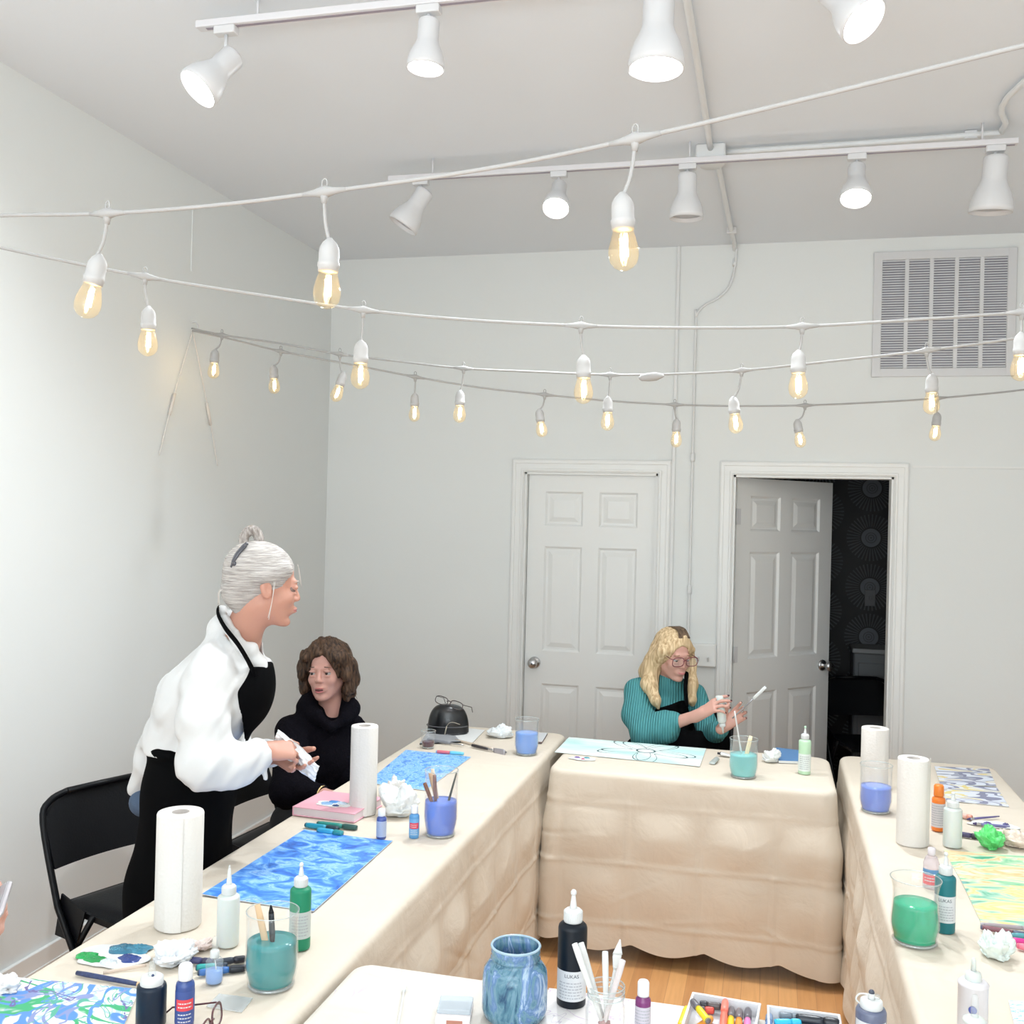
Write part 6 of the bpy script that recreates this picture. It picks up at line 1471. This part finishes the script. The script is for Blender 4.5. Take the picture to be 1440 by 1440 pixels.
hp2 = V(q(440, 1175, 4.12))
for s_i in (-1, 1):
    h_ = hp2+lat2*.09*s_i; h_[2] = .50; k_ = h_+unit([1, .0, 0])*.40; k_[2] = .50; a_ = k_*V([1, 1, 0])+V([0, 0, .08])
    B2_.chain([h_, k_, a_], [.085, .058, .038], .03).cap(a_+V([-.03, 0, -.04]), a_+V([.15, 0, -.045]), .034, .03, .02)
hand_vol(B2_, wr2, unit(q(490, 1117, 3.74)-wr2)+V([0, 0, -.05]), UP, True, curls=(.16, .18, .2, .24), spread=.08, thumb=(.6, .1), s=.92)
hand_vol(B2_, wl2, unit(q(560, 1120, 3.9)-wl2), UP, False, curls=(.2, .2, .25, .25), spread=.08, thumb=(.6, .1), s=.92)
adopt(B2_.mesh('body', skin2), t2, org2)
sw_m = mat('black_fuzzy_sweater', (.005, .0045, .007), .95, bump=.6, bscale=130, spec=.06)
W2 = Vol((-2.4, 3.2, .42), (-1.2, 4.5, 1.15), .006)
W2.ell(q(452, 1062, 4.13), (.128, .180, .17), Rt2, .05).ell(q(445, 1125, 4.14), (.135, .170, .17), Rt2, .05).ell(q(440, 1170, 4.13), (.15, .18, .12), Rt2, .05)
W2.cap(sr2, q(448, 1012, 4.1), .055, .06, .04).cap(sl2, q(470, 1012, 4.15), .055, .058, .04)
W2.chain([sr2, er2, q(448, 1117, 3.81)], [.066, .064, .040], .03).chain([sl2, el2, wl2], [.062, .058, .036], .03)
W2.chain([q(436, 982, 4.10), q(432, 996, 4.07), q(446, 1006, 4.02)], [.034, .040, .030], .02).chain([q(486, 982, 4.14), q(492, 996, 4.12), q(484, 1010, 4.06)], [.032, .038, .028], .02)
W2.chain([q(446, 1010, 4.02), q(464, 1022, 4.0), q(482, 1014, 4.06)], [.022, .018, .022], .015)
W2.disp(wr(.003, 1.1, 1.)); W2.disp(wr(.0015, 3., 2.))
nv = q(464, 996, 4.05); W2.ell(nv, (.040, .040, .052), None, .01, 's'); W2.cap(q(467, 995, 4.03), q(472, 1008, 3.97), .026, .016, .008, 's')
worn(W2, 'sweater', sw_m, t2, org2)
pm2 = mat('black_trousers', (.012, .012, .015), .8)
P2 = Vol((-2.3, 3.3, 0), (-1.0, 4.5, .66), .01)
for s_i in (-1, 1):
    h_ = hp2+lat2*.09*s_i; h_[2] = .52; k_ = h_+V([.40, 0, -.02]); a_ = k_*V([1, 1, 0])+V([0, 0, .09]); P2.chain([h_, k_, a_], [.10, .072, .055], .03)
worn(P2, 'trousers', pm2, t2, org2)
brown = strand_mat('dark_brown_hair', (.008, .005, .004), (.11, .060, .034), (60, 60, 12))
H2 = Vol(tuple(hc2-.19), tuple(hc2+.19), .003)
H2.ell(HP2(-.025, 0, .042), (.108, .096, .092), Rh2, .02)
rnd = random.Random(7)
for q_ in (-1, 1):
    for (x, y, z, r_) in ((.03, .082, .050, .030), (-.01, .100, .015, .038), (.022, .094, -.012, .028), (-.02, .104, -.040, .036), (.010, .096, -.066, .028), (-.03, .088, -.085, .030), (-.01, .080, -.105, .018), (-.07, .06, -.05, .05)):
        H2.ell(HP2(x, q_*y*(1 if q_ > 0 else .97), z+(.004 if q_ < 0 else 0)), (r_, r_*.8, r_*1.15), Rh2, .014)
for k in range(7): H2.cap(HP2(.01, .028-.004*k, .118), HP2(.060-.005*k, .050-.022*k+.0, .088-.004*abs(k-3)), .022, .014, .012)
H2.cap(HP2(.02, .02, .12), HP2(.066, .062, .060), .022, .015, .012).cap(HP2(.02, -.02, .12), HP2(.066, -.064, .058), .022, .016, .012).cap(HP2(-.06, 0, .0), HP2(-.06, 0, -.09), .06, .045, .03)
H2.ell(HP2(.098, 0, -.028), (.085, .060, .100), Rh2, .008, 's')
H2.disp(lambda X_, Y_, Z_: .0030*np.sin(62*Z_+50*X_+3*np.sin(40*X_+30*Y_))+.0010*np.sin(420*X_+120*Z_+2*np.sin(60*Z_)))
worn(H2, 'hair', brown, t2, org2)
fl_ = MB()
for k in range(46):
    a = rnd.uniform(-1.25, 1.25)*PI; st0 = HP2(-.02, .098*math.cos(a), .035+.098*math.sin(a)) if rnd.random() < .6 else HP2(-.01, rnd.choice([-1, 1])*.110, rnd.uniform(-.10, .02))
    dv = unit(st0-hc2)*rnd.uniform(.010, .022)+V([0, 0, -.012])*rnd.random(); fl_.tube([st0-dv*.5, st0+dv*.4, st0+dv+V([0, 0, -.006])], [.0016, .0012, .0003], 4)
adopt(fl_.build('loose_strands', brown), t2, org2)
face_on(t2, org2, HP2, Rh2, .97, iris=(.05, .035, .025), lip=(.55, .16, .16), brow=(.10, .06, .045), look=(-.25, .1), openm=.009)
er = MB().ball(tuple(HP2(.012, .079, -.036)), .0055, 12); er.ball(tuple(HP2(.012, -.079, -.036)), .0055, 12); adopt(er.build('earrings', mat('gold', (.85, .62, .25), .2, 1.)), t2, org2)
br = MB().tube([wr2+V([.004, 0, 0])+.030*(V([0, 0, 1])*math.sin(a)+unit(np.cross(unit(q(490, 1117, 3.74)-wr2), UP))*math.cos(a)) for a in np.linspace(0, 2*PI, 24, endpoint=False)], .0035, 8, closed=True)
adopt(br.build('bracelet', mat('gold_band', (.8, .6, .3), .25, 1.)), t2, org2)

# ---------------------------------------------------------------- the blonde woman at the rear table
o3 = q(930, 1040, 5.0); t3_ = thing('person', 'blonde woman in teal sweater and glasses seated at the rear table', 'person', (float(o3[0]), float(o3[1]), 0)); org3 = Vector(t3_.location)
skin3 = skin('pink_skin', (.60, .33, .265))
hf3 = unit(-FH*.92+RH*.38); Rh3 = tilt(frame(hf3), -.20, .0); hc3 = q(947, 921, 4.93)
tf3 = unit(-FH*.88+RH*.46); Rt3 = frame(tf3)
B3_ = Vol((-.75, 4.2, 0), (.45, 5.5, 1.35), .0045)
neck3 = q(937, 962, 5.0)
HP3 = head_vol(B3_, hc3, Rh3, .98, neck3)
sr3, sl3 = q(897, 972, 4.98), q(975, 978, 5.02)
er3, wr3 = q(912, 1030, 4.80), q(985, 1004, 4.62)
el3, wl3 = q(1000, 1034, 4.88), q(1020, 1020, 4.62)
B3_.cap(neck3, q(933, 980, 5.0), .055, .07, .03).ell(q(932, 1010, 5.02), (.10, .15, .16), Rt3, .04).ell(q(930, 1060, 5.04), (.10, .13, .13), Rt3, .04).ell(q(930, 1105, 5.05), (.12, .16, .11), Rt3, .05)
B3_.chain([sr3, er3, wr3], [.042, .036, .023], .02).chain([sl3, el3, wl3], [.042, .034, .023], .02)
hp3 = V(q(930, 1110, 5.05))
for s_i in (-1, 1):
    h_ = hp3+Rt3[:, 1]*.09*s_i; h_[2] = .50; k_ = h_-FH*.38; k_[2] = .50; a_ = k_*V([1, 1, 0])+V([0, 0, .08]); B3_.chain([h_, k_, a_], [.085, .058, .038], .03).cap(a_+FH*.03+V([0, 0, -.04]), a_-FH*.15+V([0, 0, -.045]), .034, .03, .02)
nail = mat('dark_nail_polish', (.06, .008, .015), .15, coat=.8)
tmp = bpy.data.objects.new('tmp', None); COL.objects.link(tmp)
hand_vol(B3_, wr3, unit(q(1018, 984, 4.55)-wr3), unit(UP*.7-FH*.6), True, curls=(.30, .36, .5, .55), spread=.10, thumb=(.45, .75), s=.98, nails=nail, parent=tmp)
hand_vol(B3_, wl3, unit(q(1042, 1002, 4.60)-wl3), unit(-RH*.5-UP*.15-FH*.85)*-1, False, curls=(.42, .5, .55, .6), spread=.09, thumb=(.75, .5), s=.95, nails=nail, parent=tmp)
for ch in list(tmp.children): ch.parent = t3_; ch.location = -org3
bpy.data.objects.remove(tmp)
adopt(B3_.mesh('body', skin3), t3_, org3)
knit, nt, p = newmat('teal_ribbed_knit'); p.inputs['Roughness'].default_value = .95; p.inputs['Specular IOR Level'].default_value = .2
tc = nt.nodes.new('ShaderNodeTexCoord'); wv = nt.nodes.new('ShaderNodeTexWave'); wv.inputs['Scale'].default_value = 26.; wv.inputs['Distortion'].default_value = .8; wv.inputs['Detail'].default_value = 2
wv.bands_direction = 'X'; mp = nt.nodes.new('ShaderNodeMapping'); mp.inputs['Scale'].default_value = (1, 1, .25); nt.links.new(tc.outputs['Object'], mp.inputs[0]); nt.links.new(mp.outputs[0], wv.inputs[0])
r = ramp(nt, [(.1, (.06, .235, .25)), (.6, (.10, .33, .35))]); nt.links.new(wv.outputs[0], r.inputs[0]); nt.links.new(r.outputs[0], p.inputs['Base Color'])
b = nt.nodes.new('ShaderNodeBump'); b.inputs['Strength'].default_value = .7; b.inputs['Distance'].default_value = .006; nt.links.new(wv.outputs[0], b.inputs['Height']); nt.links.new(b.outputs[0], p.inputs['Normal'])
W3 = Vol((-.85, 4.3, .5), (.4, 5.5, 1.2), .0055)
W3.ell(q(930, 1005, 5.02), (.118, .170, .16), Rt3, .05).ell(q(930, 1055, 5.03), (.125, .165, .16), Rt3, .05).ell(q(930, 1100, 5.04), (.13, .17, .10), Rt3, .05)
W3.cap(neck3+V([0, 0, -.0]), q(935, 985, 5.0), .062, .080, .03).cap(q(940, 952, 4.98), q(940, 962, 4.97), .055, .058, .02)
W3.cap(sr3, q(925, 966, 5.0), .058, .062, .04).cap(sl3, q(950, 968, 5.0), .055, .06, .04)
W3.chain([sr3, q(896, 1005, 4.90), er3, q(935, 1022, 4.74), q(948, 1012, 4.70)], [.062, .070, .082, .070, .038], .03)
W3.chain([sl3, el3, q(1012, 1026, 4.70)], [.058, .056, .042], .03)
W3.disp(wr(.003, 1., .3)); worn(W3, 'sweater', knit, t3_, org3)
A3 = Vol((-.8, 4.4, .40), (.35, 5.5, 1.1), .0055)
A3.ell(q(931, 1010, 5.02), (.142, .165, .172), Rt3, .05).ell(q(931, 1060, 5.03), (.146, .182, .15), Rt3, .05).ell(q(931, 1105, 5.03), (.15, .185, .12), Rt3, .05)
A3.cut(q(934, 1008, 5.0)+tf3*.035, -tf3); A3.cut(q(944, 991, 4.9), V([0, 0, 1])+RH*-.28)
A3.chain([q(905, 1062, 4.95), q(960, 1062, 4.86), q(1000, 1062, 4.86)], [.10, .10, .09], .05).cap(q(985, 1050, 4.84), q(1014, 1040, 4.84), .07, .055, .04)
worn(A3, 'apron', apron_m, t3_, org3)
sp3 = MB()
for (a, b_, c) in ((q(966, 945, 4.93), q(964, 968, 4.86), q(966, 994, 4.85)), (q(921, 945, 4.97), q(917, 970, 4.90), q(925, 996, 4.87))): sp3.tube(smooth_path([a, b_, c], 6), .010, 8, flat=.35, up=(float(-FH[0]), float(-FH[1]), 0))
adopt(sp3.build('apron_straps', apron_m), t3_, org3)
L3 = Vol((-.7, 4.3, 0), (.45, 5.5, .66), .01)
for s_i in (-1, 1):
    h_ = hp3+Rt3[:, 1]*.09*s_i; h_[2] = .51; k_ = h_-FH*.38; k_[2] = .50; a_ = k_*V([1, 1, 0])+V([0, 0, .09]); L3.chain([h_, k_, a_], [.10, .072, .055], .03)
worn(L3, 'trousers', mat('dark_teal_trousers', (.012, .05, .055), .8), t3_, org3)
blonde = strand_mat('blonde_hair', (.40, .26, .13), (.80, .62, .39), (60, 60, 1.6))
H3 = Vol(tuple(V(hc3)-V([.20, .20, .34])), tuple(V(hc3)+.18), .0035)
H3.ell(HP3(-.022, 0, .042), (.104, .086, .090), Rh3, .02)
lm3 = [HP3(.02, -.075, .03), q(918, 935, 4.95), q(913, 962, 4.92), q(922, 985, 4.86), q(926, 996, 4.85)]
H3.chain(lm3, [.034, .040, .038, .022, .006], .025); H3.chain([HP3(-.05, -.06, .0), q(911, 945, 5.0), q(909, 965, 5.0)], [.042, .040, .022], .03)
H3.chain([HP3(.01, .078, .02), q(969, 935, 4.97), q(972, 962, 4.93), q(973, 985, 4.90), q(974, 992, 4.90)], [.028, .031, .030, .018, .005], .025)
H3.cap(HP3(-.07, 0, .0), q(925, 975, 5.08), .06, .06, .04)
H3.cap(HP3(.050, .016, .100), HP3(.040, -.074, .035), .013, .018, .02).cap(HP3(.05, .016, .10), HP3(.045, .074, .040), .012, .014, .02)
H3.ell(HP3(.105, .0, -.020), (.075, .061, .095), Rh3, .008, 's')
H3.disp(lambda X_, Y_, Z_: .0007*np.sin(260*X_+3*Z_)+.0004*np.sin(560*X_-340*Y_+4*Z_))
worn(H3, 'hair', blonde, t3_, org3)
rt = MB()
for k in range(16):
    a = -.5+k/15.; rt.tube(smooth_path([HP3(.066-.02*abs(a), .012+.004*k-.028, .108-.01*abs(a)), HP3(.02, .014+(k-8)*.003, .136), HP3(-.05, .016+(k-8)*.004, .129)], 5), .0030, 5)
adopt(rt.build('dark_hair_roots', strand_mat('dark_roots', (.05, .035, .025), (.20, .13, .08), (50, 50, 20))), t3_, org3)
face_on(t3_, org3, HP3, Rh3, .98, iris=(.10, .12, .10), lip=(.58, .20, .20), brow=(.28, .17, .09), look=(0, -.6), openm=0.)
gm3 = HP3(.112, 0, .002)
Rg3 = Matrix([[float(Rh3[i, 1]*-1), float(-Rh3[i, 0]), float(Rh3[i, 2])] for i in range(3)])
Rg3 = Matrix(((float(Rh3[0, 1]), float(-Rh3[0, 0]), float(Rh3[0, 2])), (float(Rh3[1, 1]), float(-Rh3[1, 0]), float(Rh3[1, 2])), (float(Rh3[2, 1]), float(-Rh3[2, 0]), float(Rh3[2, 2]))))
eyeglasses('burgundy rimmed eyeglasses worn by the blonde woman', tuple(gm3), Rg3, (.16, .02, .035), w=.145, rimh=.044)
# bottle and brush in her hands
bt = D(1012, 978, 4.60); bd = D(1017, 1031, 4.585); L_ = float(np.linalg.norm(bt-bd))
hb_ = thing('squeeze_bottle', 'white squeeze bottle held upside down by the blonde woman', 'bottle', tuple(bt)); hb_.rotation_mode = 'QUATERNION'; hb_.rotation_quaternion = Vector(tuple(bd-bt)).to_track_quat('Z', 'Y')
MB().lathe([(.014, 0), (.019, .003), (.020, .01), (.020, L_*.66), (.016, L_*.72), (.012, L_*.74)], 28).build('bottle_body', frosted_plastic, hb_)
MB().lathe([(.014, L_*.74), (.014, L_*.82), (.006, L_*.85), (.003, L_)], 20).build('cap', white_plastic, hb_)
stick('palette_knife', 'long white ended spatula held up by the blonde woman', 'palette knife', D(1030, 1010, 4.56), D(1077, 966, 4.50), [('handle', 0, .62, .0035, .0035, mat('grey_metal_handle', (.4, .4, .42), .3, .8), 1), ('blade', .62, 1, .0065, .0075, white_plastic, .35)])

# ---------------------------------------------------------------- hand with a phone at the left edge
hp = D(-6, 1290, 1.55)
th_ = thing('hand', 'hand at the left edge holding a phone, its owner outside the frame', 'hand', tuple(D(-60, 1400, 1.5))); orgh = Vector(th_.location)
Hd = Vol(tuple(hp-V([.34, .22, .36])), tuple(hp+V([.12, .2, .10])), .004)
wh = D(-70, 1365, 1.55)
hand_vol(Hd, wh, unit(D(0, 1292, 1.56)-wh), unit(-FH*.2-UP*.55+RH*.8), True, curls=(.35, .4, .45, .5), spread=.07, thumb=(.9, .2), s=.95)
Hd.cap(wh, wh+V([-.10, -.05, -.20]), .026, .042, .02)
adopt(Hd.mesh('hand_skin', skin('hand_skin', (.62, .36, .29))), th_, orgh)
ph = thing('phone', 'pale grey phone corner held up at the left edge', 'phone', tuple(D(-20, 1283, 1.54)))
px_ = unit(RH*.80+UP*.60-FH*.1); pz_ = unit(UP*.9-FH*.55-RH*.5); pz_ = unit(pz_-px_*(pz_ @ px_)); py_ = np.cross(pz_, px_)
ph.rotation_mode = 'QUATERNION'; ph.rotation_quaternion = Matrix([[px_[i], py_[i], pz_[i]] for i in range(3)]).to_quaternion()
MB().box(-.10, .042, -.035, .035, -.0045, .0045, .004).build('phone_body', mat('grey_phone', (.42, .40, .42), .3, .3), ph)
MB().box(-.096, .037, -.032, .032, .0045, .0049).build('phone_screen', mat('phone_glass', (.30, .29, .30), .1), ph)
